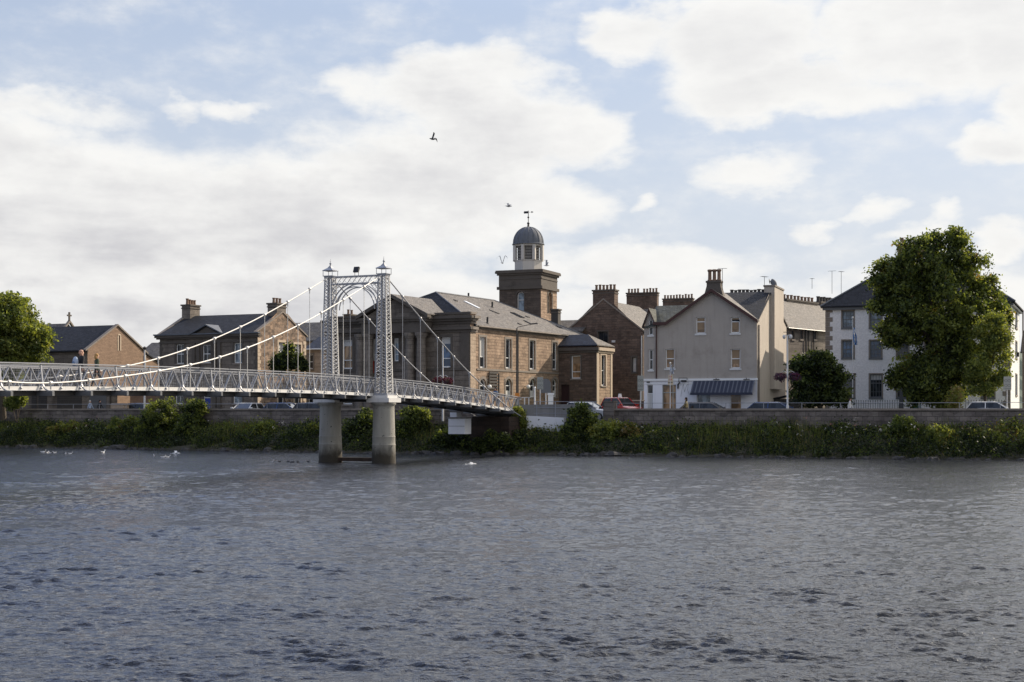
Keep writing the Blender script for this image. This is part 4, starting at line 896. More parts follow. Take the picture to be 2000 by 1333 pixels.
def clock_tower():
    b = Bld('bell_tower', 'square stone tower topped by a white louvred lantern and grey dome', 'tower', 975, 150, 22.5)
    w_ = b.u(1056.5); zt = b.z(528, w_, 0); zb = b.z(562, w_, 0)
    for pl, q in (('F', 0), ('R', w_)):
        w = Wall(b, (pl, q), [(0, 0), (w_, 0), (w_, zt), (0, zt)], .3)
        if pl == 'F': w.pw(1009, 1023.5, 570, 612, arch=True, mid=.62, fw=.1, margin=.1, fm='dusty_white', gm='glass_pale', sill=None)
        else: w.pw(1070.3, 1078, 571, 613, arch=True, mid=.6, fw=.1, margin=.2, fm='pale_trim', sill=None)
        e0, e1 = (-.15, w_+.15) if pl == 'F' else (.02, w_+.15)
        cornice(w, e0-.2, e1+.2, zt-.22, .22, .34); cornice(w, e0-.05, e1+.05, zt-.42, .2, .18); cornice(w, e0-.05, e1+.05, zb-.1, .3, .2); cornice(w, 0, w_, zb+.95, .12, .09); cornice(w, -.03 if pl == 'F' else 0, w_+.03, zb+.2, zt-.42-zb-.2, .03)
        w.finish('wall', ['shaded_tower_stone' if pl == 'F' else 'brown_sandstone', 'sooty_trim'])  # front face's shade put into a darker stone than the sunlit side's
    mb = MB(); mb.add([(0, 0, 0), (0, w_, 0), (0, w_, zt), (0, 0, zt)], [(0, 1, 2, 3)]); mb.add([(0, w_, 0), (w_, w_, 0), (w_, w_, zt), (0, w_, zt)], [(0, 1, 2, 3)]); b.part(mb, 'rear_wall', 'red_sandstone')
    mb = MB(); mb.box(-.3, w_+.3, -.3, w_+.3, zt, zt+.1); b.part(mb, 'parapet_slab', 'sooty_trim')
    c = (w_/2, w_/2); D = b.O[1]-c[0]*b.s+c[1]*b.c; k = D/F; Z = lambda py: EYE+(PY0-py)*k-b.zb
    r = 29.0*k; rot = math.pi/8+b.a; z0, z1, z2 = zt+.1, Z(512), Z(479)
    mb = MB(); mb.lathe((c[0], c[1], 0), [(r*.99, z0), (r*.99, z1), (r*1.02, z1+.02), (r*1.02, z1+.12), (r*.78, z1+.13), (r*.78, z2-.2), (r*1.0, z2-.18), (r*1.0, z2)], 8, rot=rot); ln = b.part(mb, 'lantern', 'lantern_cream')
    ap = r*.96
    for i in range(8):
        t0 = rot+i*math.pi/4; P0 = Vector((c[0]+r*.985*math.cos(t0), c[1]+r*.985*math.sin(t0), 0)); P1 = Vector((c[0]+r*.985*math.cos(t0+math.pi/4), c[1]+r*.985*math.sin(t0+math.pi/4), 0))
        q = MB(); q.beam(P0+Vector((0, 0, z1+.1)), P0+Vector((0, 0, z2-.1)), .3, .3); q.build('post', 'lantern_cream', ln)
        nrm = ((P0+P1)/2-Vector((c[0], c[1], 0))).normalized(); A, B_ = P0.lerp(P1, .2), P0.lerp(P1, .8); q = MB(); n = 9
        for j in range(n):
            z = z1+.18+(z2-z1-.5)*j/(n-1); a = A-nrm*.08; d_ = B_-nrm*.08; q.hexa([a+Vector((0, 0, z+.07)), d_+Vector((0, 0, z+.07)), d_-nrm*.12+Vector((0, 0, z+.11)), a-nrm*.12+Vector((0, 0, z+.11)), a+Vector((0, 0, z+.095)), d_+Vector((0, 0, z+.095)), d_-nrm*.12+Vector((0, 0, z+.135)), a-nrm*.12+Vector((0, 0, z+.135))])
        q.build('louvre_panel', 'lantern_cream', ln)
        q = MB(); q.prism([A-nrm*.2+Vector((0, 0, z1+.14)), B_-nrm*.2+Vector((0, 0, z1+.14)), B_-nrm*.2+Vector((0, 0, z2-.2)), A-nrm*.2+Vector((0, 0, z2-.2))], nrm*-.02); q.build('shade_panel', 'chimney_dark', ln)  # solid dark panel standing in for the shaded lantern interior
    H = (479-444)*k; R_ = 29.5*k; prof = [(R_*1.07, 0), (R_*1.07, .08), (R_, .14)]+[(R_*math.cos(a)**.9, .14+(H-.14)*math.sin(a)) for a in [i*math.pi/2/12 for i in range(1, 12)]]+[(.1, H), (.1, H+.1)]
    mb = MB(); mb.lathe((c[0], c[1], z2), prof, 32); dm = b.part(mb, 'dome', 'lead_sheet', smooth=True)
    mb = MB()
    for i in range(16):
        t = i*math.pi/8+rot; ps = [(c[0]+(p[0]+.01)*math.cos(t), c[1]+(p[0]+.01)*math.sin(t), z2+p[1]) for p in prof[2:-1]]; mb.tube(ps, .035, 4)
    mb.build('rib', 'lead_sheet', dm)
    zf = Z(444); mb = MB(); mb.lathe((c[0], c[1], zf), [(.2, -.1), (.12, .1), (.05, .3), (.05, .35)], 8); mb.tube([(c[0], c[1], zf), (c[0], c[1], Z(412))], .04, 6)
    for py, rr in ((437, .15), (425, .11), (441, .12)): mb.ball((c[0], c[1], Z(py)), rr, 5)
    fi = b.part(mb, 'finial', 'iron_black'); mb = MB(); zv = Z(415); dx = Vector((math.cos(-b.a*0), 0, 0)); p = Vector((c[0], c[1], zv))
    mb.beam(p-dx*.55, p+dx*.45, .03, .03); mb.prism([p-dx*.5+Vector((0, -.01, -.12)), p-dx*.02+Vector((0, -.01, -.12)), p-dx*.02+Vector((0, -.01, .12)), p-dx*.5+Vector((0, -.01, .12))], (0, .03, 0)); mb.prism([p+dx*.6+Vector((0, -.01, 0)), p+dx*.35+Vector((0, -.01, -.1)), p+dx*.35+Vector((0, -.01, .1))], (0, .03, 0)); mb.build('weather_vane', 'iron_black', fi)
    c_ = Bld('rear_cottage', 'low roof with a dark chimney at the foot of the bell tower', 'house', 1058, 146, 22.5)
    ze = c_.z(650, 2, 0); zr = c_.z(628, 2, 3); box_walls(c_, -1, 4.3, 0, 6, ze, 'red_sandstone', 'FLBR', [('R', zr), ('L', zr)]); roof_planes(c_, pitched(-1.2, 4.5, -.2, 6.2, ze, zr), 'slate_brown')
    u0 = c_.u(1077, .2); u1 = c_.u(1090.5, .2); chimney(c_, u0, u1, .1, .9, ze-.6, c_.z(604, u0, .2), 0, 'chimney_dark')
clock_tower()

def tenement():
    b = Bld('stone_tenement', 'tall dark stone house, its gable wall rising to a chimney with five pots', 'house', 1104, 146, 24)
    W_ = b.u(1255.5); um = W_/2; ze = b.z(650, um, 0); zr = b.z(588, um, 0)
    w = Wall(b, ('F', 0), [(0, 0), (W_, 0), (W_, ze), (um+1.1, zr-.35), (um-1.1, zr-.35), (0, ze)], .2)
    w.pw(1168, 1187, 648, 671, mid=0, fm='chimney_dark', margin=.1, bars=1, gm='glass_dark', sill=None); w.pw(1234.5, 1242.5, 698, 728, mid=0, fm='grey_frame', gm='glass_pale', margin=.15, blind=.96, sill='sooty_trim')
    w.finish('wall', ['red_sandstone', 'sooty_trim'])
    box_walls(b, 0, W_, 0, 11, ze, 'red_sandstone', 'LBR', [('B', zr)])
    roof_planes(b, pitched(-.15, W_+.15, .12, 11.2, ze-.12, zr, 'v'), 'slate_brown')
    mb = MB()
    for a, c, z0, z1 in ((-.2, um, ze-.05, zr+.1), (um, W_+.2, zr+.1, ze-.05)): mb.prism([(a, -.08, z0), (c, -.08, z1), (c, .26, z1), (a, .26, z0)], (0, 0, .16))
    b.part(mb, 'gable_coping', 'stone_trim')
    u0, u1 = b.u(1158), b.u(1200); chimney(b, u0, u1, -.02, 1.1, zr-.9, b.z(566, um, 0), 6, 'red_sandstone', 'chimney_clay', .14, .55)
    q = MB(); zq = b.z(668, um, 0); q.box(b.u(1196), b.u(1202), -.2, -.02, zq-.1, zq+.12); b.part(q, 'wall_lamp', 'dusty_white')
    q = MB(); q.tube([(W_-.1, -.08, 0), (W_-.1, -.08, ze-.4)], .06, 6); b.part(q, 'downpipe', 'dusty_white')
    for (x0, x1, yt, yb, D, n, gaps, lab) in ((1225.5, 1285, 571.5, 604, 168, 10, (4,), 'background house whose wide red chimney carries two clusters of pots'), (1296, 1354, 583, 607, 176, 10, (), 'background house whose low wide chimney stands just left of the grey gable')):
        c = Bld('background_house', lab, 'house', x0-25, D, 18, group='houses behind the waterfront')
        zr2 = c.z(yb-4, 3, 3); ze2 = zr2-2.8; Wd = c.u(x1+20); box_walls(c, 0, Wd, 0, 8, ze2, 'red_sandstone', 'FLBR', [('L', zr2), ('R', zr2)]); roof_planes(c, pitched(-.2, Wd+.2, -.2, 8.2, ze2, zr2), 'slate_brown')
        chimney(c, c.u(x0, 4), c.u(x1, 4), 3.5, 4.5, ze2+1, c.z(yt, 4, 4), n, 'red_sandstone', 'chimney_clay', .13, .5, gaps=gaps)
tenement()

def grey_house():
    b = Bld('grey_house', 'grey rendered gabled house with a white shop front at street level', 'house', 1258, 117, 20)
    W_ = b.u(1478.5); U = b.u; Z = lambda px, py, v=0: b.z(py, b.u(px, v), v); zg = b.z(740, W_/2, 0)
    ap = (U(1391), Z(1391, 568)); el = (U(1302), Z(1302, 633)); er = (W_, Z(1478, 627)); l1 = (U(1279.5), Z(1279, 633)); lp = (U(1268.5), Z(1268, 604)); l0 = (0, Z(1258, 640))
    w = Wall(b, ('F', 0), [(0, zg), (W_, zg), er, ap, el, l1, lp, l0], .14)
    for x0, x1, y0, y1 in ((1359.5, 1377.5, 620, 652), (1427.5, 1444.5, 620, 651), (1300, 1317.5, 682, 720), (1427.5, 1446, 682, 720)): w.pw(x0, x1, y0, y1, gm='glass_tan', mid=.5 if y0 > 660 else .72, fw=.07, margin=.13, sill='dusty_white', blind=.55 if x0 < 1310 else .7, bm='curtain_tan')
    for x0, x1, y0, y1 in ((1267, 1275.5, 625, 655), (1267.5, 1275.5, 683, 723)): w.pw(x0, x1, y0, y1, fw=.07, margin=.08, sill='dusty_white')
    w.finish('wall', ['grey_render', 'grey_render'])
    w = Wall(b, ('F', -.03), [(0, 0), (W_+.03, 0), (W_+.03, zg), (0, zg)], .14)
    w.pw(1293.5, 1320.5, 752, 806, mid=.72, fw=.06, gm='glass_tan', sill='white_paint', fm='sign_grey'); w.pw(1361, 1388, 766, 800, mid=0, fw=.06, gm='glass_pale', sill='white_paint'); w.pw(1426, 1448, 766, 806, mid=0, fw=.06, gm='glass_tan', sill='white_paint')
    w.door(U(1264), U(1275.5), 0, Z(1270, 752), 'dusty_white', 'pale panelled shop door')
    cornice(w, -.05, W_+.08, zg-.16, .17, .13); cornice(w, -.02, W_+.05, zg-.42, .05, .04); w.finish('shop_front', ['white_render', 'white_paint'])
    # gable side with the tall flue
    V = lambda px: b.v(px, W_); ZR = lambda px, py: b.z(py, W_, V(px)); vr, zr = V(1505), ZR(1505, 573); vb, zb = V(1536), ZR(1536, 636)
    w = Wall(b, ('R', W_), [(0, 0), (vb, 0), (vb, zb), (vr+.5, zr), (vr-.5, zr), (.0, er[1])], .14)
    w.finish('side_wall', ['warm_render', 'warm_render'])
    c0, c1 = V(1504), V(1522); zt = ZR(1512, 564); mb = MB(); mb.box(W_+.0, W_+.38, c0, c1, 2.6, zt); mb.box(W_-.5, W_+.0, c0, c1, zr-1, zt); mb.box(W_-.56, W_+.44, c0-.06, c1+.06, zt, zt+.14, 1); ch = b.part(mb, 'chimney', ['warm_render', 'stone_trim'])
    q = MB(); cx, cy = W_-.05, (c0+c1)/2; r = .24; ps = [(cx, cy, zt+.1), (cx, cy, zt+.35)]+[(cx-.32*(1-math.cos(a)), cy, zt+.35+.32*math.sin(a)) for a in [i*math.pi/2.0/6 for i in range(1, 8)]]; q.tube(ps, r, 10); q.build('cowl', 'lead_sheet', ch, smooth=True)
    box_walls(b, 0, W_, 0, vb, er[1]-.1, 'grey_render', 'LB')
    # roofs
    ov = -.35; T = .16; mb = MB(); 
    mb.prism([(el[0], ov, el[1]-.02), (ap[0], ov, ap[1]), (ap[0], vr, ap[1]), (el[0], vr, el[1]-.02)], (0, 0, T)); mb.prism([(l1[0]-.1, ov, l1[1]), (el[0], ov, el[1]-.02), (el[0], vr, el[1]), (l1[0]-.1, vr, l1[1]+.02)], (0, 0, T))
    ex = .12; sl2 = (er[1]-ap[1])/(er[0]-ap[0]); mb.prism([(ap[0], ov, ap[1]), (W_+ex, ov, er[1]+sl2*ex), (W_+ex, .4, er[1]+sl2*ex), (ap[0], vr, ap[1])], (0, 0, T)); b.part(mb, 'roof', 'slate_brown')
    mb = MB(); mb.prism([(4.2, .3, er[1]+.05), (W_+.1, -.0, er[1]-.05), (W_+.1, vr, zr), (4.2, vr, zr)], (0, 0, .14)); b.part(mb, 'roof', 'slate_dark')  # shaded front slope coloured darker than the roof's other slopes
    mb = MB(); mb.prism([(4.2, vr, zr), (W_+.1, vr, zr), (W_+.1, vb+.2, zb-.1), (4.2, vb+.2, zb-.1)], (0, 0, .14)); b.part(mb, 'roof', 'slate_brown')
    # bargeboards with a slate verge above
    mb = MB()
    for p, q in ((el, ap), (ap, (W_+ex, er[1]+sl2*ex)), ((l1[0]-.1, l1[1]), el)): mb.hexa([(p[0], ov-.05, p[1]-.12), (q[0], ov-.05, q[1]-.12), (q[0], ov-.005, q[1]-.12), (p[0], ov-.005, p[1]-.12), (p[0], ov-.05, p[1]+.12), (q[0], ov-.05, q[1]+.12), (q[0], ov-.005, q[1]+.12), (p[0], ov-.005, p[1]+.12)])
    for p, q in ((l0, lp), (lp, l1)): mb.hexa([(p[0], -.22, p[1]-.1), (q[0], -.22, q[1]-.1), (q[0], -.17, q[1]-.1), (p[0], -.17, p[1]-.1), (p[0], -.22, p[1]+.1), (q[0], -.22, q[1]+.1), (q[0], -.17, q[1]+.1), (p[0], -.17, p[1]+.1)])
    b.part(mb, 'bargeboard', 'oxblood')
    vw = 3.4; zw = b.z(600, 1.5, vw); u9 = U(1345, vw); mb = MB(); mb.prism([(-.1, -.1, l1[1]-.4), (l1[0]+.6, -.1, l1[1]-.1), (u9, vw, zw), (.2, vw, zw)], (0, 0, .12)); mb.prism([(.2, vw, zw), (u9, vw, zw), (u9, 7, zw-2.5), (-.1, 7, zw-2.5)], (0, 0, .12)); b.part(mb, 'wing_roof', 'slate_mossy')
    mb = MB(); mb.prism([(-.15, -.2, l0[1]-.05), (lp[0], -.2, lp[1]-.02), (lp[0]+.1, 1.8, lp[1]-.02), (-.15, 1.2, l0[1]-.05)], (0, 0, .1)); mb.prism([(lp[0], -.2, lp[1]-.02), (l1[0]+.05, -.2, l1[1]-.04), (l1[0]+.05, .4, l1[1]-.04), (lp[0]+.1, 1.8, lp[1]-.02)], (0, 0, .1)); b.part(mb, 'dormer_roof', 'slate_mossy')
    # front stack
    z0 = ap[1]-.9; zt = Z(1394, 549, .4); u0, u1 = U(1381, .4), U(1408, .4); mb = MB()
    mb.hexa([(u0-.35, .15, z0), (u1+.35, .15, z0), (u1+.35, 1.0, z0), (u0-.35, 1.0, z0), (u0, .2, z0+1.3), (u1, .2, z0+1.3), (u1, .95, z0+1.3), (u0, .95, z0+1.3)]); mb.box(u0, u1, .2, .95, z0+1.3, zt-.15); mb.box(u0-.06, u1+.06, .14, 1.01, zt-.15, zt); ch = b.part(mb, 'chimney', 'sooty_trim')
    for i in range(3): x = u0+(u1-u0)*(i+.5)/3; q = MB(); q.lathe((x, .58, zt), [(.2, 0), (.2, .1), (.15, .14), (.14, .75), (.19, .78), (.2, .92), (.14, .95)], 10); q.build('chimney_pot', 'chimney_clay', ch, smooth=True)
    aerial(b, U(1411, .6), .6, zt-1.0, 2.0, .7, .3); aerial(b, U(1493, vr), vr, zr-.2, 1.6, .7, 1.0)
    chimney(b, U(1425, vr+1), U(1501, vr+1), vr+.8, vr+1.5, zr-1.5, b.z(574, 7.5, vr+1), 10, 'warm_render', 'chimney_dark', .15, .36)
    q = MB(); q.tube([(U(1282.5), -.09, zg), (U(1282.5), -.09, Z(1282, 637))], .055, 6); b.part(q, 'downpipe', 'oxblood')
    q = MB()
    for vv in (.35, .62): q.tube([(W_+.07, vv, 0), (W_+.07, vv, er[1]-.3)], .05, 6)
    b.part(q, 'downpipe', 'stone_trim')
    # awning
    a0, a1 = U(1355, 0), U(1475, 0); zt_ = Z(1415, 744); zb2 = b.z(767, 7, -1.15); n = 46; m = MB()
    for i in range(n):
        x0, x1 = a0+(a1-a0)*i/n, a0+(a1-a0)*(i+1)/n; m.prism([(x0, -.17, zt_), (x1, -.17, zt_), (x1, -1.25, zb2), (x0, -1.25, zb2)], (0, 0, -.025), 1 if i % 3 == 0 else 0)
    m.box(a0-.02, a1+.02, -1.27, -1.23, zb2-.2, zb2-.01); b.part(m, 'awning', ['navy_awning', 'awning_stripe'])
    q = MB()
    for a in (U(1400), U(1459)): q.beam((a-.25, -.2, zt_+.1), (a+.25, -.2, zt_+.1), .05, .06); q.beam((a, -.17, zt_+.1), (a, -.3, zt_+.2), .04, .04)
    b.part(q, 'awning_bracket', 'iron_black')
    # hanging sign, lantern, wall drawing
    q = MB(); zq = Z(1334, 740); q.beam((U(1327), -.2, zq+.05), (U(1343), -.2, zq+.05), .03, .03); q.beam((U(1327), -.2, zq+.05), (U(1327), -.2, zq-.45), .03, .03); q.beam((U(1326), -.2, zq-.45), (U(1329), -.2, zq-.3), .06, .1); q.beam((U(1343), -.2, zq+.05), (U(1343), -.2, zq-.1), .03, .03); b.part(q, 'sign_bracket', 'iron_black')
    q = MB(); q.box(U(1331), U(1342), -.22, -.18, Z(1334, 746.5), Z(1334, 743)); b.part(q, 'hanging_sign', 'iron_black')
    q = MB(); q.box(U(1323.8), U(1326.4), -.22, -.1, Z(1325, 759.5), Z(1325, 750.5)); b.part(q, 'wall_lantern', 'iron_black')
    q = MB(); L = [(1330, 775), (1333, 757), (1335, 751), (1337, 766), (1341, 754), (1345, 748), (1343, 762), (1347, 772)]
    for (x, y), (x2, y2) in zip(L, L[1:]): q.beam((U(x), -.05, Z(x, y)), (U(x2), -.05, Z(x2, y2)), .02, .018, up=(0, 1, 0))
    b.part(q, 'wall_drawing', 'sign_grey')
    q = MB(); q.box(U(1263.5), U(1269.5), -.06, -.03, Z(1266, 748.5), Z(1266, 745.8)); b.part(q, 'door_number_plate', 'sign_mark')
    # low lean-to behind
    e = Bld('yard_shed', 'dark lean-to with a sloping roof beside the grey house gable', 'shed', 1496, 121.5, 20)
    mb = MB(); h = e.z(775, 1, 0); mb.box(.4, 2.8, 0, 2, 0, h-.2); e.part(mb, 'wall', 'chimney_dark'); mb = MB(); mb.prism([(.1, -.25, h-.35), (3, -.25, h+.3), (3, 2.2, h+.3), (.1, 2.2, h-.35)], (0, 0, .1)); e.part(mb, 'roof', 'slate_dark')
    q = MB(); q.box(0, .1, 0, 3, 0, 2.2); e.part(q, 'side_panel', 'chimney_dark')
grey_house()

def terrace():
    b = Bld('rear_terrace', 'terrace with skylights in its pale roof between the grey and white houses', 'house', 1533, 129, 38)
    Lv = 24.; ze = b.z(641, 0, 1.5); zr = ze+3.1
    w = Wall(b, ('R', 0), [(0, 0), (Lv, 0), (Lv, ze), (0, ze)], .14)
    for x0, x1 in ((1546, 1551.5), (1563, 1568), (1590, 1594)): w.pw(x0, x1, 646, 663, mid=.5, fw=.06, fm='grey_frame', margin=.1)
    w.finish('wall', ['grey_ashlar', 'stone_trim'])  # wall's shade put into a darker stone than the gable
    w = Wall(b, ('F', 0), [(-7, 0), (0, 0), (0, ze), (-3.5, zr), (-7, ze)]); w.finish('wall', ['warm_render', 'stone_trim'])
    box_walls(b, -7, 0, 0, Lv, ze, 'warm_render', 'LB', [('B', zr)])
    rf = roof_planes(b, pitched(-7.2, .3, -.1, Lv+.1, ze-.1, zr, 'v'), 'slate_brown')
    for x in (1556, 1577, 1589): v = b.v(x, -.8); q = MB(); q.prism([(-.7, v, ze+.72), (-.7, v+.9, ze+.72), (-1.7, v+.9, ze+1.58), (-1.7, v, ze+1.58)], (.05, 0, .08)); q.build('skylight', 'glass_pale', rf)
    gutter(b, (.35, 0, ze-.08), (.35, Lv, ze-.08))
    for x in (1572, 1578, 1588): v = b.v(x, 0); q = MB(); q.tube([(.08, v, 0), (.08, v, ze)], .05, 6); b.part(q, 'downpipe', 'iron_black')
    v0, v1 = b.v(1529, -3.4), b.v(1590, -3.4); chimney(b, -3.9, -3.0, v0, v1, ze+1, b.z(588, -3.4, (v0+v1)/2), 9, 'grey_ashlar', 'chimney_clay', .14, .5, 'v')
    v0, v1 = b.v(1596, -3.4), b.v(1634, -3.4); chimney(b, -3.9, -3.0, v0, v1, ze+1, b.z(592, -3.4, (v0+v1)/2), 7, 'grey_ashlar', 'chimney_dark', .17, .6, 'v')
    aerial(b, -3.4, b.v(1625, -3.4), zr+1.2, 2.3, .8, .2); aerial(b, -3.4, b.v(1643, -3.4), zr+1.2, 2.4, .6, 1.2); aerial(b, -3.4, b.v(1586, -3.4), zr+1.4, 1.0, .3, 1.2)
    # white house
    b = Bld('white_house', 'large white three storey house with a dark hipped roof and stone quoins', 'house', 1612, 122, 23)
    W_, Dp = b.u(1974), 11.5; ze = b.z(602, 0, 0); zr = b.z(512, 5.7, 5.7)
    w = Wall(b, ('F', 0), [(0, 0), (W_, 0), (W_, ze), (0, ze)], .14)
    for i, (x0, x1) in enumerate(((1645, 1667.5), (1699, 1721.5), (1752, 1774), (1806, 1828), (1862, 1884), (1918, 1941))):
        w.pw(x0, x1, 608-i*.6, 640.5-i*.6, mid=.5, fm='grey_frame', gm='glass_pale', margin=.10, sill='grey_frame', bars=2)
        w.pw(x0, x1, 665.5, 699.5, mid=.5, fm='grey_frame', gm='glass_blue' if i < 2 else 'glass_dark', margin=.10, sill='grey_frame', bars=2)
        if i != 3: w.pw(x0, x1+1, 731.5, 777, mid=.62, fm='grey_frame', gm='glass_dark', margin=.10, sill='grey_frame', bars=3, blind=.2)
    w.door(b.u(1780), b.u(1799), 0, b.z(742, 7, 0), 'teal_paint', 'teal double door', fan=.3)
    quoins(w, 0, 0, ze-.2, 1, .62, .40, 1); quoins(w, W_, 0, ze-.2, -1, .62, .40, 1); cornice(w, -.2, W_+.2, ze-.2, .2, .22, 2)
    w.finish('wall', ['white_harl', 'stone_trim', 'grey_frame'])
    w = Wall(b, ('R', W_), [(0, 0), (Dp, 0), (Dp, ze), (0, ze)], .14)
    for y0, y1 in ((612, 641), (668, 700), (732, 772)): w.pw(1983, 1986.5, y0, y1, fm='grey_frame', margin=.1)
    cornice(w, 0, Dp, ze-.2, .2, .22, 2); w.finish('side_wall', ['white_harl', 'stone_trim', 'grey_frame']); box_walls(b, 0, W_, 0, Dp, ze, 'white_harl', 'LB')
    o = .35; A, B_, C_, D_ = (-o, -o, ze), (W_+o, -o, ze), (W_+o, Dp+o, ze), (-o, Dp+o, ze); E, G_ = (5.6, Dp/2, zr), (W_-5.6, Dp/2, zr)
    rf = roof_planes(b, [[A, B_, G_, E], [B_, C_, G_], [C_, D_, E, G_], [D_, A, E]], 'slate_dark')
    q = MB()
    for p, r_ in ((A, E), (B_, G_), (E, G_)): q.tube([(p[0], p[1], p[2]+.14), (r_[0], r_[1], r_[2]+.14)], .08, 6)
    q.build('ridge', 'lead_sheet', rf)
    chimney(b, 5.4, 6.0, Dp/2-1.2, Dp/2+1.2, zr-.6, b.z(480, 5.7, 5.7), 3, 'brown_sandstone', 'chimney_clay', .16, .55, 'v')
    q = MB(); v = Dp; q.tube([(W_+.3, Dp-.1, 0), (W_+.3, Dp-.1, ze)], .07, 6); b.part(q, 'downpipe', 'sooty_trim')
    q = MB(); vq = .9; zq = b.z(688, W_, vq); q.beam((W_, vq, zq), (W_+.5, vq, zq), .04, .04); q.box(W_+.4, W_+.6, vq-.1, vq+.1, zq-.4, zq-.03); b.part(q, 'wall_lantern', 'iron_black')
    d_ = Bld('distant_house', 'dark roofed house just past the sunny side of the white house', 'house', 1997, 150, 23)
    ze = d_.z(690, 2, 0); zr = ze+2.5; box_walls(d_, 0, 9, 0, 8, ze, 'red_sandstone', 'FLBR', [('L', zr), ('R', zr)]); roof_planes(d_, pitched(-.2, 9.2, -.2, 8.2, ze, zr), 'slate_dark')
terrace()

# ------------------------------------------------------------------ foliage
def unit(v): return v/np.maximum(np.linalg.norm(v, axis=-1, keepdims=True), 1e-9)
def leaves(rng, C, n, sig, size, flat=.0):
    "n leaves round each clump centre C (k,3); returns quad corners"
    k = len(C); P = np.repeat(C, n, 0)+rng.normal(0, 1, (k*n, 3))*sig
    a = unit(rng.normal(0, 1, (k*n, 3))); h = rng.normal(0, 1, (k*n, 3)); h[:, 2] += flat; b = unit(np.cross(a, h)); s = size*rng.uniform(.55, 1.25, (k*n, 1))
    return np.stack([P-a*s, P-b*s*.5, P+a*s, P+b*s*.5], 1)
def foliage(name, blobs, clumps, per, sig, size, mats, wts, parent=None, seed=1, loc=(0, 0, 0), lit=None, hollow=.35):
    rng = np.random.default_rng(seed); B = np.array(blobs, float); vol = (B[:, 3]*B[:, 4]*B[:, 5])**(2/3); cnt = np.maximum(3, (clumps*vol/vol.sum()).astype(int)); Cs = []
    for b_, c in zip(B, cnt):
        d_ = unit(rng.normal(0, 1, (c, 3))); r = (hollow+(1-hollow)*rng.uniform(0, 1, (c, 1))**.6)*rng.uniform(.86, 1.10, (c, 1)); Cs.append(b_[:3]+d_*r*b_[3:6])
    C = np.concatenate(Cs); rng.shuffle(C); V = leaves(rng, C, per, sig, size); nf = len(V)
    w = np.array(wts, float); w /= w.sum(); mi = np.repeat(rng.choice(len(mats), len(C), p=w), per); flip = rng.uniform(0, 1, nf) < .3; mi[flip] = rng.choice(len(mats), flip.sum(), p=w)
    V = V.reshape(-1, 3)-np.array(loc); return fast_mesh(name, V, np.arange(nf*4).reshape(-1, 4), mats, mi, parent)
def px_blobs(L, D, dep=.75, seed=0):
    random.seed(seed); out = []
    for q in L:
        cx, cy, r = q[:3]; d_ = D+(q[3] if len(q) > 3 else random.uniform(-.5, .5)*r*D/F*.6); m = r*d_/F; out.append((at(cx, d_), d_, zz(cy, d_), m, m*dep, m*.92))
    return out
def lobes(bl, seed, k=13, f=.40):
    rng = np.random.default_rng(seed+90); out = []
    for x, y, z, a, b_, c in bl:
        out.append((x, y, z, a*.70, b_*.70, c*.70)); n = int(k*(.5+min(a, 3)/2))
        for i in range(n):
            d = rng.normal(0, 1, 3); d /= np.linalg.norm(d); q = f*rng.uniform(.6, 1.1); out.append((x+d[0]*a*.74, y+d[1]*b_*.74, z+d[2]*c*.74, a*q, b_*q, c*q*.75))
    return out
def tree(name, label, L, D, base, clumps, per, sig, size, mats, wts, seed, trunk=.35, group=None, cat='tree', zb=ST, nl=9):
    bx, by = at(base, D), D; t = thing(name, label, cat, (bx, by, zb), 0, group); bl = px_blobs(L, D, .9, seed)
    foliage('crown', [(x-bx, y-by, z-zb, a, b_, c) for x, y, z, a, b_, c in lobes(bl, seed)], clumps, per, sig, size, mats, wts, t, seed)
    random.seed(seed); m = MB(); top = max(b_[2] for b_ in bl)-zb; h = top*.55
    ps = [(0, 0, -.05)]+[(random.uniform(-.12, .12)*i, random.uniform(-.1, .1)*i, h*i/5) for i in range(1, 6)]; m.tube(ps, [trunk*(1-.13*i) for i in range(6)], 9)
    for x, y, z, a, b_, c in bl[:nl]:
        s_ = ps[random.randint(2, 5)]; e = (x-bx, y-by, z-zb); mid = ((s_[0]+e[0])/2+random.uniform(-.2, .2), (s_[1]+e[1])/2, (s_[2]+e[2])/2+.25); m.tube([s_, mid, e], [trunk*.38, trunk*.22, .04], 6)
    m.build('trunk', 'bark', t); return t
tree('chestnut_tree', 'huge broad leafy tree before the white house, its sunlit crown hiding half the facade', [(1850, 498, 52), (1795, 515, 58), (1738, 538, 40), (1885, 535, 50), (1830, 590, 82), (1762, 590, 50), (1900, 605, 62), (1742, 655, 30), (1830, 680, 80), (1765, 645, 42), (1762, 728, 24), (1745, 745, 12), (1828, 745, 58), (1880, 700, 58), (1850, 768, 40), (1722, 560, 26), (1925, 560, 26), (1715, 600, 16), (1950, 620, 24), (1795, 765, 34), (1860, 462, 18), (1820, 470, 20)],
     112, 1850, 2100, 38, (.25, .25, .19), .15, ['leaf_deep', 'leaf_mid', 'leaf_light', 'leaf_black', 'leaf_rust'], [3., 3.4, 1.4, 1.8, .12], 4, .5)
tree('birch_tree', 'slim lighter tree in front of the right end of the white house', [(1935, 640, 34), (1942, 690, 36), (1915, 715, 34), (1958, 655, 20), (1955, 735, 22), (1902, 752, 20), (1930, 755, 18)], 108, 1922, 420, 30, (.2, .2, .18), .12, ['leaf_mid', 'leaf_light', 'leaf_gold', 'leaf_deep'], [3, 3, .8, 2], 5, .16)
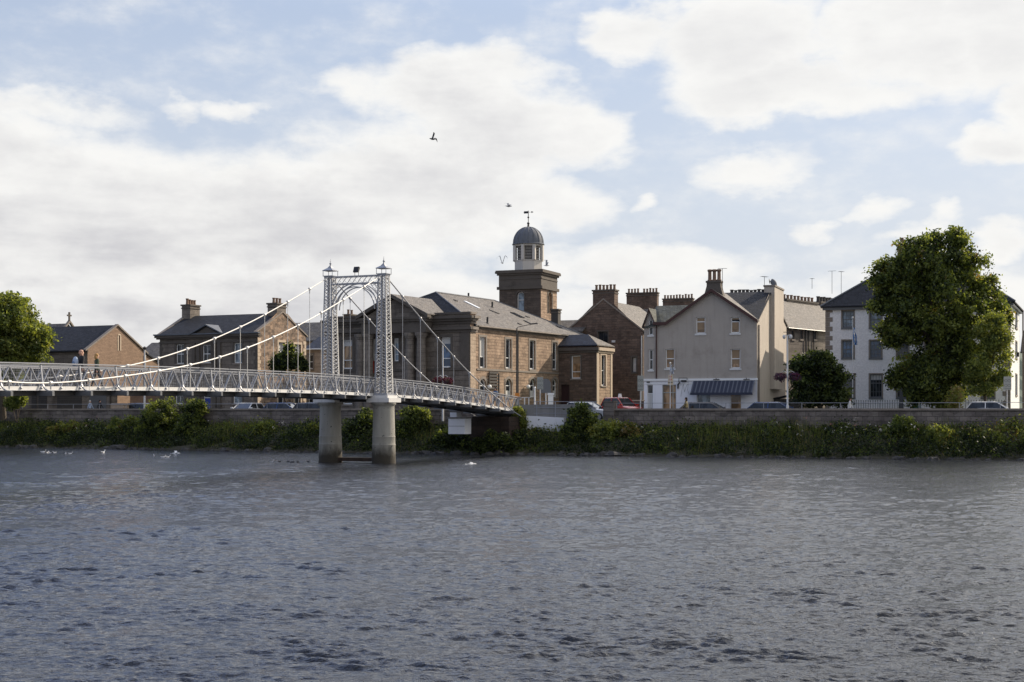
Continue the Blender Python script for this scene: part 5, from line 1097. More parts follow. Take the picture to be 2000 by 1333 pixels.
tree('round_dark_tree', 'dense dark rounded tree between the hanging basket post and the white house', [(1600, 732, 50), (1568, 722, 30), (1634, 738, 28), (1600, 702, 24), (1572, 765, 32), (1630, 768, 34), (1600, 770, 34)], 108, 1602, 700, 34, (.2, .2, .14), .13, ['leaf_black', 'leaf_deep', 'leaf_mid'], [4, 3, .7], 6, .25)
tree('broad_leaf_tree', 'sunny green tree at the left end of the footbridge view, beside the chapel', [(20, 640, 66), (-32, 655, 72), (60, 652, 38), (38, 608, 32), (70, 684, 32), (10, 695, 56), (-10, 600, 38), (84, 662, 16), (18, 592, 20)], 131, 5, 1200, 32, (.28, .28, .18), .19, ['leaf_mid', 'leaf_light', 'leaf_gold', 'leaf_deep'], [3, 2.6, .6, 2], 7, .4)
tree('small_spiky_tree', 'small dark spiky tree before the rubble gable of the stone villa', [(562, 700, 20), (546, 712, 16), (580, 708, 15), (566, 686, 8), (535, 716, 8), (592, 714, 7)], 128, 562, 120, 34, (.16, .16, .26), .15, ['leaf_black', 'leaf_deep', 'leaf_mid'], [3, 2.5, 1], 8, .10)
def shrub(label, L, D, mats, wts, seed, clumps=150, size=.11, zb=None, cat='shrub', per=40, group=None):
    x, y = at(L[0][0], D), D; zb = zb if zb is not None else 1.0; t = thing('shrub', label, cat, (x, y, zb), 0, group); bl = px_blobs(L, D, .8, seed)
    foliage('foliage', [(a-x, b_-y, c-zb, p, q, r) for a, b_, c, p, q, r in bl], clumps, per, (.15, .15, .13), size, mats, wts, t, seed)
    m = MB(); random.seed(seed)
    for b_ in bl: m.tube([(random.uniform(-.1, .1), 0, -.3), ((b_[0]-x)*.6, (b_[1]-y)*.6, (b_[2]-zb)*.5), (b_[0]-x, b_[1]-y, b_[2]-zb)], [.045, .035, .012], 5)
    m.build('stem', 'bark', t)
def bw(px, e=1.2): return bd(px, 4.95)+e
def bd(px, o=2.2):
    x = 0.
    for _ in range(30): x = (px-PX0)/F*(bank(x)+NY*o)-NX*o
    return bank(x)+NY*o
G1, G2, G3 = (['leaf_deep', 'leaf_mid', 'leaf_light', 'leaf_black'], [3, 2, 1, 2]), (['leaf_mid', 'leaf_light', 'leaf_gold', 'leaf_deep'], [2, 2, 1.2, 1.2]), (['leaf_black', 'leaf_deep', 'leaf_mid'], [3, 3, 1])
for lab, L, o, (m_, w_), s_, c in (
    ('tall dark green bush on the bank, highest one left of the piers', [(312, 812, 36), (300, 845, 42), (325, 790, 18), (340, 835, 30)], 3.0, G1, 21, 300),
    ('rounded bush growing up to the handrail before the blue villa door', [(378, 805, 28), (372, 838, 30), (390, 792, 14)], 3.2, G1, 22, 200),
    ('low yellow green bush left of the tallest bank bush', [(245, 838, 30), (225, 845, 22), (265, 830, 20)], 3.0, G2, 23, 150),
    ('golden green low bush near the left edge of the bank', [(140, 842, 22), (110, 846, 16)], 2.8, (['leaf_mid', 'leaf_gold', 'leaf_rust', 'reed'], [2, 2, 1, 1]), 24, 90),
    ('bush seen between the two bridge piers', [(700, 838, 30), (715, 815, 18), (690, 860, 24)], 3.0, G3, 25, 160),
    ('leafy bush right of the near bridge pier', [(808, 822, 30), (790, 845, 30), (822, 812, 18), (800, 805, 14)], 3.2, G1, 26, 240),
    ('big bush spreading over the ramp wall', [(1140, 822, 30), (1150, 850, 36), (1128, 808, 18), (1120, 845, 28), (1135, 798, 10)], 3.0, G1, 27, 300),
    ('low bush on the right flank of the ramp bush', [(1188, 845, 26), (1170, 850, 20), (1205, 838, 14)], 3.0, G2, 28, 150),
    ('pinkish tufted bush just past the end of the stone wall', [(1228, 840, 16), (1240, 850, 12)], 2.9, (['straw', 'leaf_rust', 'reed'], [2, 1, 2]), 29, 60),
    ('bright young plant growing out of the abutment top', [(1012, 812, 12), (1018, 828, 10), (1008, 802, 7)], 3.4, G2, 30, 60),
    ('light green bush low on the bank below the huge tree', [(1838, 852, 22), (1850, 864, 16), (1822, 846, 14)], 2.6, G2, 31, 110),
    ('flowering bush against the wall below the white house', [(1765, 834, 20), (1785, 842, 16), (1745, 842, 16), (1760, 822, 9)], 3.4, (['leaf_mid', 'leaf_deep', 'flower_white', 'leaf_light'], [3, 3, .35, 1]), 32, 110),
    ('dark bush below the white utility hut', [(900, 868, 26), (870, 860, 22), (930, 872, 18)], 1.6, G3, 35, 200),
    ('low dark growth in front of the brown abutment under the bridge end', [(948, 874, 15), (972, 866, 17), (995, 872, 14), (930, 868, 12), (960, 852, 11), (985, 856, 9)], -.1, G3, 37, 170),
    ('leafy tuft hanging beside the white utility hut', [(922, 838, 9), (928, 850, 12), (878, 850, 10)], 2.4, G1, 38, 60),
    ('dark creeping bush at the foot of the abutment', [(1015, 862, 24), (990, 874, 16), (1045, 866, 26), (1000, 850, 12)], 2.2, G3, 36, 200),
    ('small yellow green bush below the villa gable', [(522, 840, 18), (508, 848, 14)], 3.0, G2, 33, 80),
    ('small golden bush just left of the far pier', [(612, 840, 13), (600, 850, 12)], 3.0, (['leaf_gold', 'leaf_mid', 'leaf_deep'], [1.5, 2, 1]), 34, 60)):
    shrub(lab, L, bd(L[0][0], o), m_, w_, s_, c)
shrub('pale leafy shrub standing on the pavement under the huge tree', [(1866, 778, 13), (1868, 765, 8), (1864, 790, 10)], 106, ['leaf_gold', 'leaf_light', 'straw'], [1, 2, 1.5], 41, 60, .1, ST)
shrub('leafy shrub behind the wall under the left end of the bridge', [(34, 784, 16), (22, 790, 12), (42, 776, 10)], 130, ['leaf_mid', 'leaf_light', 'leaf_deep'], [2, 1, 1], 42, 80, .12, ST)
def bank_growth():
    rng = np.random.default_rng(12); n = 5200; x = rng.uniform(-62, 62, n); o = rng.uniform(.25, 4.3, n)**1.0
    zb = np.interp(o, [0, .5, 1.4, 2.6, 3.6, 4.7], [.02, .22, .6, 1.25, 1.75, 1.95]); ybk = np.interp(x, BX, BY)
    lump = .5+.5*np.sin(x*.37+1.3*np.sin(x*.13))*np.sin(x*.9+2*np.sin(x*.29)); tall = .15+.95*lump**1.6*rng.uniform(.3, 1, n)
    tall *= np.clip(o/1.2, .4, 1)
    bridge = np.exp(-((x+1.5)/4.5)**2); tall *= 1-.75*bridge
    C = np.stack([x+NX*o, ybk+NY*o, zb+tall*.55], -1)
    per = 22; V = []; mi = []
    L_ = leaves(rng, C, per, (.24, .2, .2), .105); L_[..., 2] += (np.repeat(tall, per)*rng.uniform(-.4, .45, n*per))[:, None]
    pal = ['leaf_black', 'leaf_deep', 'leaf_mid', 'reed', 'leaf_gold', 'leaf_rust', 'straw']
    patch = np.sin(x*.21+.7)+np.sin(x*.55+2)*.6+rng.normal(0, .35, n); mc = np.where(patch > 1.05, rng.choice([2, 3, 4, 5], n, p=[.4, .3, .2, .1]), rng.choice([0, 1, 2, 3], n, p=[.42, .36, .14, .08])); mc = np.where(o < 2.3+.5*np.sin(x*.7), rng.choice([0, 1], n, p=[.8, .2]), mc)  # leaves low on the bank blackened to paint in its shade
    V.append(L_); mi.append(np.repeat(mc, per))
    # blades
    nb = 30000; xb = rng.uniform(-62, 62, nb); ob = rng.uniform(.2, 4.3, nb); z0 = np.interp(ob, [0, .5, 1.4, 2.6, 3.6, 4.7], [.02, .22, .6, 1.25, 1.75, 1.95]); h = rng.uniform(.35, 1.05, nb)*np.clip(ob/1.5, .4, 1)*(1-.7*np.exp(-((xb+1.5)/4.5)**2)); h *= .6+.5*np.sin(xb*.5+1.7*np.sin(xb*.21))
    h = np.maximum(h, .15); P = np.stack([xb+NX*ob, np.interp(xb, BX, BY)+NY*ob, z0], -1); th = rng.uniform(0, 3.14, nb); wv_ = np.stack([np.cos(th), np.sin(th), 0*th], -1)*.014; tip = P+np.stack([rng.normal(0, .14, nb), rng.normal(0, .1, nb), h], -1)
    B = np.stack([P-wv_, P+wv_, tip+wv_*.3, tip-wv_*.3], 1); V.append(B); mi.append(rng.choice([1, 2, 3, 6], nb, p=[.35, .25, .3, .10]))
    V = np.concatenate(V); mi = np.concatenate(mi); c = np.array([0, 108, 0.]); o_ = fast_mesh('bank_vegetation', V.reshape(-1, 3)-c, np.arange(len(V)*4).reshape(-1, 4), pal, mi, None, tuple(c)); tag(o_, 'dark tangle of grasses, weeds and reeds covering the river bank', 'vegetation', kind='stuff')
    n = 620; x = rng.uniform(-58, 58, n); keep = (np.sin(x*.33+.5)+rng.normal(0, .5, n) > 0) & (np.abs(x+1.5) > 5); x = x[keep]; n = len(x); o = rng.uniform(2.2, 4.1, n); z = np.interp(o, [0, 2.6, 3.6, 4.7], [.02, 1.25, 1.75, 1.95])+rng.uniform(.35, 1.0, n)
    C = np.stack([x+NX*o, np.interp(x, BX, BY)+NY*o, z], -1); L_ = leaves(rng, C, 7, (.045, .045, .045), .042); o_ = fast_mesh('wildflowers', L_.reshape(-1, 3)-c, np.arange(len(L_)*4).reshape(-1, 4), ['flower_white', 'flower_pink', 'straw'], np.repeat(rng.choice(3, n, p=[.6, .12, .28]), 7), None, tuple(c)); tag(o_, 'small white and pink wildflowers scattered along the bank', 'flowers', kind='stuff')
    m = MB(); random.seed(5)
    for i in range(420):
        x = random.uniform(-60, 60); o = random.uniform(-.55, .25); r = random.uniform(.08, .30)*(1.5 if abs(x) < 9 else 1)*(1.9 if i % 9 == 0 else 1); p = bp(x, o, random.uniform(-.06, .03)); s_ = len(m.v); m.ball(p, (r, r*.8, r*.6), 4)
        for j in range(s_, len(m.v)): v = m.v[j]; m.v[j] = (v[0]+random.uniform(-.2, .2)*r, v[1]+random.uniform(-.2, .2)*r, v[2]+random.uniform(-.2, .2)*r)
    tag(m.build('shore_rocks', 'rock', base=(0, 106, 0)), 'dark wet stones along the waterline', 'rocks', kind='stuff')
bank_growth()

# ------------------------------------------------------------------ ramp and slipway by the landing
def landing():
    def seg(name, label, cat, mat, p0, p1, o, th, z0, z1, z0b=None, z1b=None):
        def xo(px):
            x = 0.
            for _ in range(30): x = (px-PX0)/F*(bank(x)+NY*o)-NX*o
            return x
        a, c = xo(p0), xo(p1); m = MB(); z0b = z0 if z0b is None else z0b; z1b = z1 if z1b is None else z1b
        m.hexa([bp(a, o, z0), bp(c, o, z0b), bp(c, o+th, z0b), bp(a, o+th, z0), bp(a, o, z1), bp(c, o, z1b), bp(c, o+th, z1b), bp(a, o+th, z1)]); return tag(m.build(name, mat), label, cat), a, c
    seg('ramp_parapet', 'grey concrete parapet of the ramp landing beside the footbridge', 'wall', 'grey_concrete', 1006, 1137, 4.2, .3, 2.2, 3.76, 2.2, 3.80)
    seg('ramp_wall', 'whitewashed low wall patch below the ramp parapet', 'wall', 'white_render', 1028, 1101, 3.6, .5, 1.75, 2.9, 1.7, 2.75)
    seg('wall_pillar', 'squat stone pillar closing the end of the river wall by the slipway', 'pillar', 'river_stone', 1178, 1199, 4.2, .9, 1.2, 4.05)
    t = thing('ramp_railing', 'pale tubular railing along the ramp beside the bridge landing', 'railing', bp(2, 4.3, 3.7)); xs = [.4+i*1.42 for i in range(4)]
    for z in (4.0, 3.55, 3.1): m = MB(); m.tube([bp(x, 4.12, z) for x in (.2, 5.0)], .022, 6); m.build('rail', 'silver_paint', t, world=True)
    for x in xs: m = MB(); m.tube([bp(x, 4.12, 2.5), bp(x, 4.12, 4.02)], .035, 6); m.build('post', 'silver_paint', t, world=True)
    D = 107.; k = thing('utility_hut', 'small white walled hut tucked under the landward end of the footbridge', 'hut', (at(898, D), D, 1.6), -.38); w_ = 17.5*D/F
    m = MB(); m.box(-w_, w_, -.6, .6, zz(848, D)-1.6, zz(818, D)-1.6); m.build('wall', 'white_render', k); m = MB(); m.box(-w_-.05, w_+.05, -.66, .66, zz(818, D)-1.6, zz(815, D)-1.6); m.build('roof', 'grey_concrete', k)
    m = MB(); m.box(-w_*.85, -w_*.05, -.5, .4, zz(815, D)-1.6, zz(806, D)-1.6); m.build('vent_box', 'white_render', k)
    g_ = MB(); zq = zz(833, D)-1.6; g_.box(-w_+.02, w_-.02, -.612, -.602, zq, zq+.03); g_.build('band', 'grey_concrete', k)
landing()

# ------------------------------------------------------------------ street furniture
def basket_post(px, D, label, yt, yb, ys, flowers, arms, head=None, rp=.055):
    x = at(px, D); t = thing('lamp_post', label, 'lamp post', (x, D, ST), -.38, 'posts with flower baskets'); H = zz(yt, D)-ST
    m = MB(); m.tube([(0, 0, 0), (0, 0, 1.2), (0, 0, 1.25), (0, 0, H)], [rp*1.5, rp*1.4, rp, rp*.8], 10); m.build('pole', 'dusty_white', t, smooth=True)
    zbk = zz(ys, D)-ST; rng = random.Random(px)
    for sg in (-1, 1):
        m = MB(); m.tube([(0, 0, zbk+.35), (sg*arms*.5, 0, zbk+.5), (sg*arms, 0, zbk+.38)], .02, 5); m.build('arm', 'dusty_white', t)
        q = MB(); q.lathe((sg*arms, 0, zbk-.22), [(.08, 0), (.22, .08), (.30, .22), (.3, .26)], 10); bk = q.build('basket', 'chimney_dark', t)
        f = foliage('flowers', [(sg*arms, 0, zbk+.06, .42, .4, .27)], 60, 16, (.06, .06, .05), .055, flowers, [5, 2, 1], bk, px+sg, hollow=.75)
    return t, H
t, H = basket_post(865, 110, 'white post with crimson flower baskets in front of the dark portico', 672, 797, 746, ['flower_crimson', 'flower_purple', 'leaf_deep'], .42)
m = MB(); m.beam((0, 0, zz(718, 110)-ST), (.45, 0, zz(718, 110)-ST), .04, .04); m.build('crossbar', 'dusty_white', t)
t, H = basket_post(1538, 105, 'tall grey street lamp with purple flower baskets beside the dark rounded tree', 655, 797, 738, ['flower_purple', 'flower_crimson', 'leaf_black'], .50, rp=.07)
for sg in (-1, 1): m = MB(); m.tube([(0, 0, H-.1), (sg*.12, 0, H+.02), (sg*.22, 0, H-.03)], .03, 6); m.ball((sg*.24, 0, H-.12), (.13, .13, .17), 5); m.build('lamp_head', 'dusty_white', t)
m = MB(); m.tube([(0, 0, H-.2), (0, 0, H+.32)], .03, 6); m.beam((-.3, 0, H+.22), (.3, 0, H+.22), .03, .04); m.build('finial', 'chimney_dark', t)
def pole_thing(name, label, cat, px, D, yt, r, mat, lean=0):
    t = thing(name, label, cat, (at(px, D), D, ST)); m = MB(); H = zz(yt, D)-ST; m.tube([(0, 0, 0), (0, 0, H*.4), (lean, 0, H)], [r*1.3, r, r*.75], 8); m.build('pole', mat, t, smooth=True); return t, H
t, H = pole_thing('street_lamp', 'thin street lamp with a long side arm in front of the sunlit hall wall', 'street lamp', 1009.5, 116, 641, .06, 'chimney_dark'); k = 116/F
m = MB(); m.tube([(0, 0, H-.05), (.1, 0, H+.08), (31*k, 0, H+.32)], .03, 6); m.build('arm', 'chimney_dark', t); m = MB(); m.hexa([(29*k, -.09, H+.28), (41*k, -.09, H+.32), (41*k, .09, H+.32), (29*k, .09, H+.28), (29*k, -.07, H+.38), (40*k, -.05, H+.42), (40*k, .05, H+.42), (29*k, .07, H+.38)]); m.build('lamp_head', 'chimney_dark', t)
t, H = pole_thing('street_lamp', 'slim white street lamp between the chapel gable and the stone villa', 'street lamp', 282.5, 130, 684, .09, 'dusty_white'); m = MB(); m.lathe((0, 0, H), [(.05, 0), (.16, .1), (.2, .2), (.05, .32)], 10); m.build('lamp_head', 'chimney_dark', t)
def sign_panel(px, D, y0, y1, wpx, label, marks=True, posts=1):
    t, H = pole_thing('road_sign', label, 'sign', px, D, y0+4, .04, 'dusty_white'); w = wpx*D/F/2; z0, z1 = zz(y1, D)-ST, zz(y0, D)-ST
    m = MB(); m.box(-w, w, -.09, -.06, z0, z1); m.build('panel', 'sign_grey', t)
    if marks:
        q = MB()
        for i in range(2):
            for j in range(2):
                cx, cz = -w*.42+i*w*.84, z0+(z1-z0)*(.33+.36*j); r = w*.36
                ps = [(cx+r*math.cos(a), -.095, cz+r*math.sin(a)) for a in [k_*math.pi/4 for k_ in range(9)]]
                for a, b_ in zip(ps, ps[1:]): q.beam(a, b_, .02, .012, up=(0, 1, 0))
        q.beam((-w*.8, -.095, z0+(z1-z0)*.1), (w*.8, -.095, z0+(z1-z0)*.1), .03, .012, up=(0, 1, 0)); q.build('marks', 'sign_mark', t)
    return t
sign_panel(1055, 112, 737, 761, 12, 'grey square sign on a pole before the shaded end of the hall'); sign_panel(1251, 108, 734, 764, 12, 'grey square sign at the left corner of the shop front'); sign_panel(1967, 106, 736, 762, 15, 'grey square sign beside the right corner of the white house')
t, H = pole_thing('round_sign', 'large pale round topped sign behind the grey square one', 'sign', 1066, 116, 742, .05, 'dusty_white'); m = MB(); k = 116/F; m.prism([(-11*k+11*k*0, -.05, zz(768, 116)-ST)]+[(10*k*math.cos(a), -.05, zz(750, 116)-ST+10*k*math.sin(a)) for a in [math.pi-i*math.pi/10 for i in range(11)]]+[(10*k, -.05, zz(768, 116)-ST)], (0, .03, 0)); m.build('panel', 'grey_frame', t)
D = 113.5; t = thing('service_cabinet', 'white narrow cabinet standing behind the ramp railing', 'cabinet', (at(1075.5, D), D, ST)); w = 5*D/F; m = MB(); m.box(-w, w, -.15, .15, 0, zz(772, D)-ST); m.build('body', 'white_paint', t); m = MB(); m.box(-w-.05, w+.05, -.2, .2, zz(772, D)-ST, zz(768, D)-ST); m.build('lid', 'white_paint', t)
t, H = pole_thing('white_bollard', 'thin white marker post left of the white cabinet', 'post', 1044.5, 113.5, 759, .07, 'white_paint'); m = MB(); m.lathe((0, 0, H), [(.07, 0), (.1, .05), (.03, .14)], 8); m.build('cap', 'white_paint', t)
t, H = pole_thing('warning_board', 'small orange warning board beside the end of the footbridge', 'sign', 1010.5, 112.5, 768, .03, 'dusty_white'); m = MB(); k = 112.5/F; m.box(-4.5*k, 4*k, -.06, -.04, zz(779, 112.5)-ST, zz(768, 112.5)-ST); m.build('panel', 'orange_sign', t)
t, H = pole_thing('information_board', 'tall framed noticeboard with red diamonds outside the shop', 'sign', 1314.5, 109, 712, .03, 'sign_grey'); k = 109/F; z = lambda y: zz(y, 109)-ST
m = MB(); m.hexa([(-10.5*k, -.05, z(752.5)), (0, -.05, z(752.5)), (0, -.02, z(752.5)), (-10.5*k, -.02, z(752.5)), (-9.2*k, -.05, z(732)), (-.5*k, -.05, z(732)), (-.5*k, -.02, z(732)), (-9.2*k, -.02, z(732))]); m.build('panel', 'cloth_cream', t)
m = MB()
for y in (736, 741.5): m.prism([(-5.2*k, -.07, z(y+2.6)), (-2.8*k, -.07, z(y)), (-5.2*k, -.07, z(y-2.6)), (-7.4*k, -.07, z(y))], (0, .015, 0))
m.build('diamonds', 'banner_red', t); m = MB(); m.box(-9.6*k, -1*k, -.07, -.052, z(747.8), z(746.6)); m.build('black_line', 'iron_black', t)
def flag(px, D, y0, y1, wpx, label, pole_y, cols, seed):
    t, H = pole_thing('flagpole', label, 'flag', px, D, pole_y, .035, 'dusty_white'); m = MB(); m.ball((0, 0, H+.05), .08, 5); m.build('finial', 'dusty_white', t)
    n, k = 9, 7; z1, z0 = zz(y0, D)-ST, zz(y1, D)-ST; w = wpx*D/F; V = []; random.seed(seed); m = MB()
    for i in range(n):
        for j in range(k): f = i/(n-1); s_ = j/(k-1); V.append((.04+s_*w*(.35+.65*f)+.04*math.sin(f*9+s_*4), .10*math.sin(s_*7+f*3+seed), z1+(z0-z1)*f-.10*s_*(1-f)))
    for i in range(n-1):
        for j in range(k-1): d1 = abs(i/(n-2)-j/(k-2)) < .14 or abs(i/(n-2)-(1-j/(k-2))) < .14; m.add([V[i*k+j], V[i*k+j+1], V[(i+1)*k+j+1], V[(i+1)*k+j]], [(0, 1, 2, 3)], 1 if d1 else 0)
    m.build('flag', cols, t)
flag(1665.5, 114, 640, 674, 9, 'limp blue flag with a white cross on a tall pole by the white house', 622, ['flag_blue', 'cloth_white'], 1)
flag(1309, 108.8, 712, 730, 7, 'small blue and white flag above the framed noticeboard', 711, ['cloth_pale_blue', 'cloth_white'], 2)
def iron_fence(p0, p1, D0, D1, label):
    a, c = Vector((at(p0, D0), D0, ST)), Vector((at(p1, D1), D1, ST)); t = thing('iron_railings', label, 'fence', tuple(a), 0, 'black spiked railings of the white house'); n = int((c-a).length/.2); m = MB()
    for i in range(n+1): p = a.lerp(c, i/n); m.beam(p, p+Vector((0, 0, 1.55)), .028, .028, up=(0, 1, 0)); m.lathe(tuple(p+Vector((0, 0, 1.55))), [(.028, 0), (.03, .03), (.0, .13)], 4)
    m.build('bars', 'iron_black', t, world=True); m = MB()
    for z in (.2, 1.4): m.beam(a+Vector((0, 0, z)), c+Vector((0, 0, z)), .03, .04)
    m.build('rails', 'iron_black', t, world=True)
iron_fence(1618, 1762, 116.5, 112.5, 'black spiked railings before the left half of the white house'); iron_fence(1886, 1962, 110.5, 109, 'black spiked railings right of the huge tree')
D = 111; t = thing('obelisk', 'dark tapering obelisk marker in front of the white house', 'monument', (at(1760, D), D, ST), -.3); m = MB(); h = zz(765, D)-ST
m.hexa([(-.24, -.24, .3), (.24, -.24, .3), (.24, .24, .3), (-.24, .24, .3), (-.10, -.1, h), (.10, -.1, h), (.10, .1, h), (-.10, .1, h)]); m.build('shaft', 'iron_black', t); m = MB(); m.box(-.34, .34, -.34, .34, 0, .3); m.build('base', 'iron_black', t)
D = 130.5; t = thing('stone_planter', 'squat sunlit stone box behind the river wall near the chapel', 'planter', (at(234, D), D, ST), -.4); m = MB(); m.box(-.72, .72, -.4, .4, 0, 1.3); m.build('body', 'pale_ashlar', t); m = MB(); m.hexa([(-.8, -.46, 1.3), (.8, -.46, 1.3), (.8, .46, 1.3), (-.8, .46, 1.3), (-.66, -.34, 1.46), (.66, -.34, 1.46), (.66, .34, 1.46), (-.66, .34, 1.46)]); m.build('lid', 'stone_trim', t)
D = 112; t = thing('garden_wall', 'low brick garden wall right of the tenement behind the red car', 'wall', (at(1225, D+2), D+2, ST), -.4); m = MB(); m.box(-1.6, 1.3, 0, .3, 0, 1.55); m.build('stonework', 'red_sandstone', t); m = MB(); m.box(-1.65, 1.35, -.06, .36, 1.55, 1.65); m.build('coping', 'pale_trim', t)

# ------------------------------------------------------------------ cars
def car(px, D, label, paint, rz=-.38, kind='hatch', flip=False, sign=False, Hh0=1.48):
    L, Wd, Hh = (4.3 if Hh0 < 1.5 else 3.7, 1.76, Hh0) if kind != 'estate' else (4.6, 1.8, 1.46)
    t = thing('parked_car', label, 'car', (at(px, D), D, ST+(.22 if Hh0 > 1.5 else 0)), rz+(math.pi if flip else 0), 'cars parked along the river street'); w = Wd/2
    prof = [(-L/2, .35), (-L/2+.02, .75), (-L/2+.12, .92), (-L*.18, 1.0 if 1 else 0), (L*.17, .98), (L/2-.35, .84), (L/2-.05, .68), (L/2, .35)]
    m = MB()
    secs = [(-1, .90), (-.86, 1.), (.86, 1.), (1, .90)]
    V = []
    for y, s_ in secs:
        for x, z in prof: V.append((x*(.985 if abs(y) == 1 else 1), y*w, .35+(z-.35)*(s_ if z > .36 else 1)))
    n = len(prof); m.add(V, [(i*n+j, (i+1)*n+j, (i+1)*n+j+1, i*n+j+1) for i in range(3) for j in range(n-1)]+[tuple(range(n)), tuple(3*n+j for j in range(n))[::-1]]+[(i*n, (i+1)*n, (i+1)*n+n-1, i*n+n-1) for i in range(3)])
    m.box(-L/2+.1, L/2-.1, -w*.93, w*.93, .2, .36)
    x0, x1, x2, x3 = -L*.46 if kind == 'estate' else -L*.43, -L*.34, L*.05, L*.24; rw = w*.74
    roof = [(x1, -rw, Hh-.05), (x2, -rw, Hh-.05), (x2, rw, Hh-.05), (x1, rw, Hh-.05), (x1+.08, -rw*.85, Hh), (x2-.08, -rw*.85, Hh), (x2-.08, rw*.85, Hh), (x1+.08, rw*.85, Hh)]; m.hexa(roof)
    for sy in (-1, 1):
        for xa, xb in ((x0, x1), (x3, x2), (-L*.12, -L*.12)): m.beam((xa, sy*w*.9, .96), (xb, sy*rw*.99, Hh-.03), .06, .05)
    m.build('body', paint, t, smooth=True)
    q = MB(); q.hexa([(x0+.03, -w*.88, .95), (x3-.03, -w*.88, .95), (x3-.03, w*.88, .95), (x0+.03, w*.88, .95), (x1, -rw*.98, Hh-.06), (x2, -rw*.98, Hh-.06), (x2, rw*.98, Hh-.06), (x1, rw*.98, Hh-.06)]); q.build('window', 'glass_car', t)
    for sx in (-1, 1):
        for sy in (-1, 1):
            c = (sx*L*.30, sy*(w-.09), .32); q = MB(); q.tube([(c[0], c[1]-.1, c[2]), (c[0], c[1]+.1, c[2])], .32, 16); wl = q.build('wheel', 'rubber', t); q = MB(); q.tube([(c[0], c[1]-.11, c[2]), (c[0], c[1]+.11, c[2])], .2, 10); q.build('rim', 'rim_metal', wl)
    for sy in (-1, 1): q = MB(); q.box(L/2-.28, L/2-.04, sy*w*.8-.17, sy*w*.8+.17, .62, .74); q.build('headlight', 'lamp_clear', t); q = MB(); q.box(-L/2-.01, -L/2+.12, sy*w*.82-.12, sy*w*.82+.12, .7, .92); q.build('tail_light', 'tail_red', t); q = MB(); q.box(L*.2, L*.2+.12, sy*(w+.09)-.09, sy*(w+.09)+.09, .98, 1.1); q.build('mirror', paint, t)
    if sign: q = MB(); q.hexa([(-.25, -.18, Hh), (-.1, -.18, Hh), (-.1, .18, Hh), (-.25, .18, Hh), (-.2, -.12, Hh+.3), (-.14, -.12, Hh+.3), (-.14, .12, Hh+.3), (-.2, .12, Hh+.3)]); q.build('roof_sign', 'white_paint', t)
car(282, 131, 'dark car parked before the sunlit yard wall left of the villa', 'car_black'); car(482, 125.5, 'white and red tailed car before the villa door', 'car_white', rz=-1.9)
car(560, 122, 'dark blue car under the bridge deck left of the far pier', 'car_blue'); car(618, 120, 'black car just behind the far bridge pier', 'car_black')
car(1150, 113, 'silver car seen through the slipway gap beside the big bush', 'car_silver', rz=-.5); car(1214, 112.8, 'red car with a white roof sign beside the white shop', 'car_red', rz=-.85, sign=True, Hh0=1.62)
car(1385, 109, 'dark silver estate car in front of the striped awning', 'car_grey', kind='estate'); car(1518, 107.5, 'dark blue car beside the tall basket lamp post', 'car_blue', kind='estate'); car(1940, 105, 'white car behind the wall near the right sign', 'car_white')

# ------------------------------------------------------------------ bicycles
def bicycle(px, D, label, mat):
    t = thing('bicycle', label, 'bicycle', (at(px, D), D, ST+.12), .5, 'bicycles by the hall porch')
    for x in (-.52, .52):
        m = MB(); ps = [(x+.33*math.cos(a), 0, .34+.33*math.sin(a)) for a in [i*math.pi/10 for i in range(21)]]; m.tube(ps, .022, 5, caps=False); m.build('wheel', 'rubber', t)
    m = MB()
    for p, q in (((-.52, 0, .34), (-.12, 0, .32)), ((-.12, 0, .32), (-.22, 0, .85)), ((-.22, 0, .8), (.36, 0, .82)), ((-.12, 0, .32), (.38, 0, .74)), ((-.52, 0, .34), (-.22, 0, .8)), ((.52, 0, .34), (.34, 0, 1.0))): m.tube([p, q], .025, 6)
    m.build('frame', mat, t); m = MB(); m.box(-.36, -.12, -.07, .07, .86, .92); m.build('saddle', 'rubber', t); m = MB(); m.tube([(.3, -.28, 1.05), (.34, 0, 1.02), (.3, .28, 1.05)], .018, 5); m.build('handlebar', 'rim_metal', t)
bicycle(1089, 113, 'orange bicycle leaning by the dark hall porch', 'orange_sign'); bicycle(1103, 112.5, 'yellow bicycle nearest the dark porch door', 'cloth_yellow')

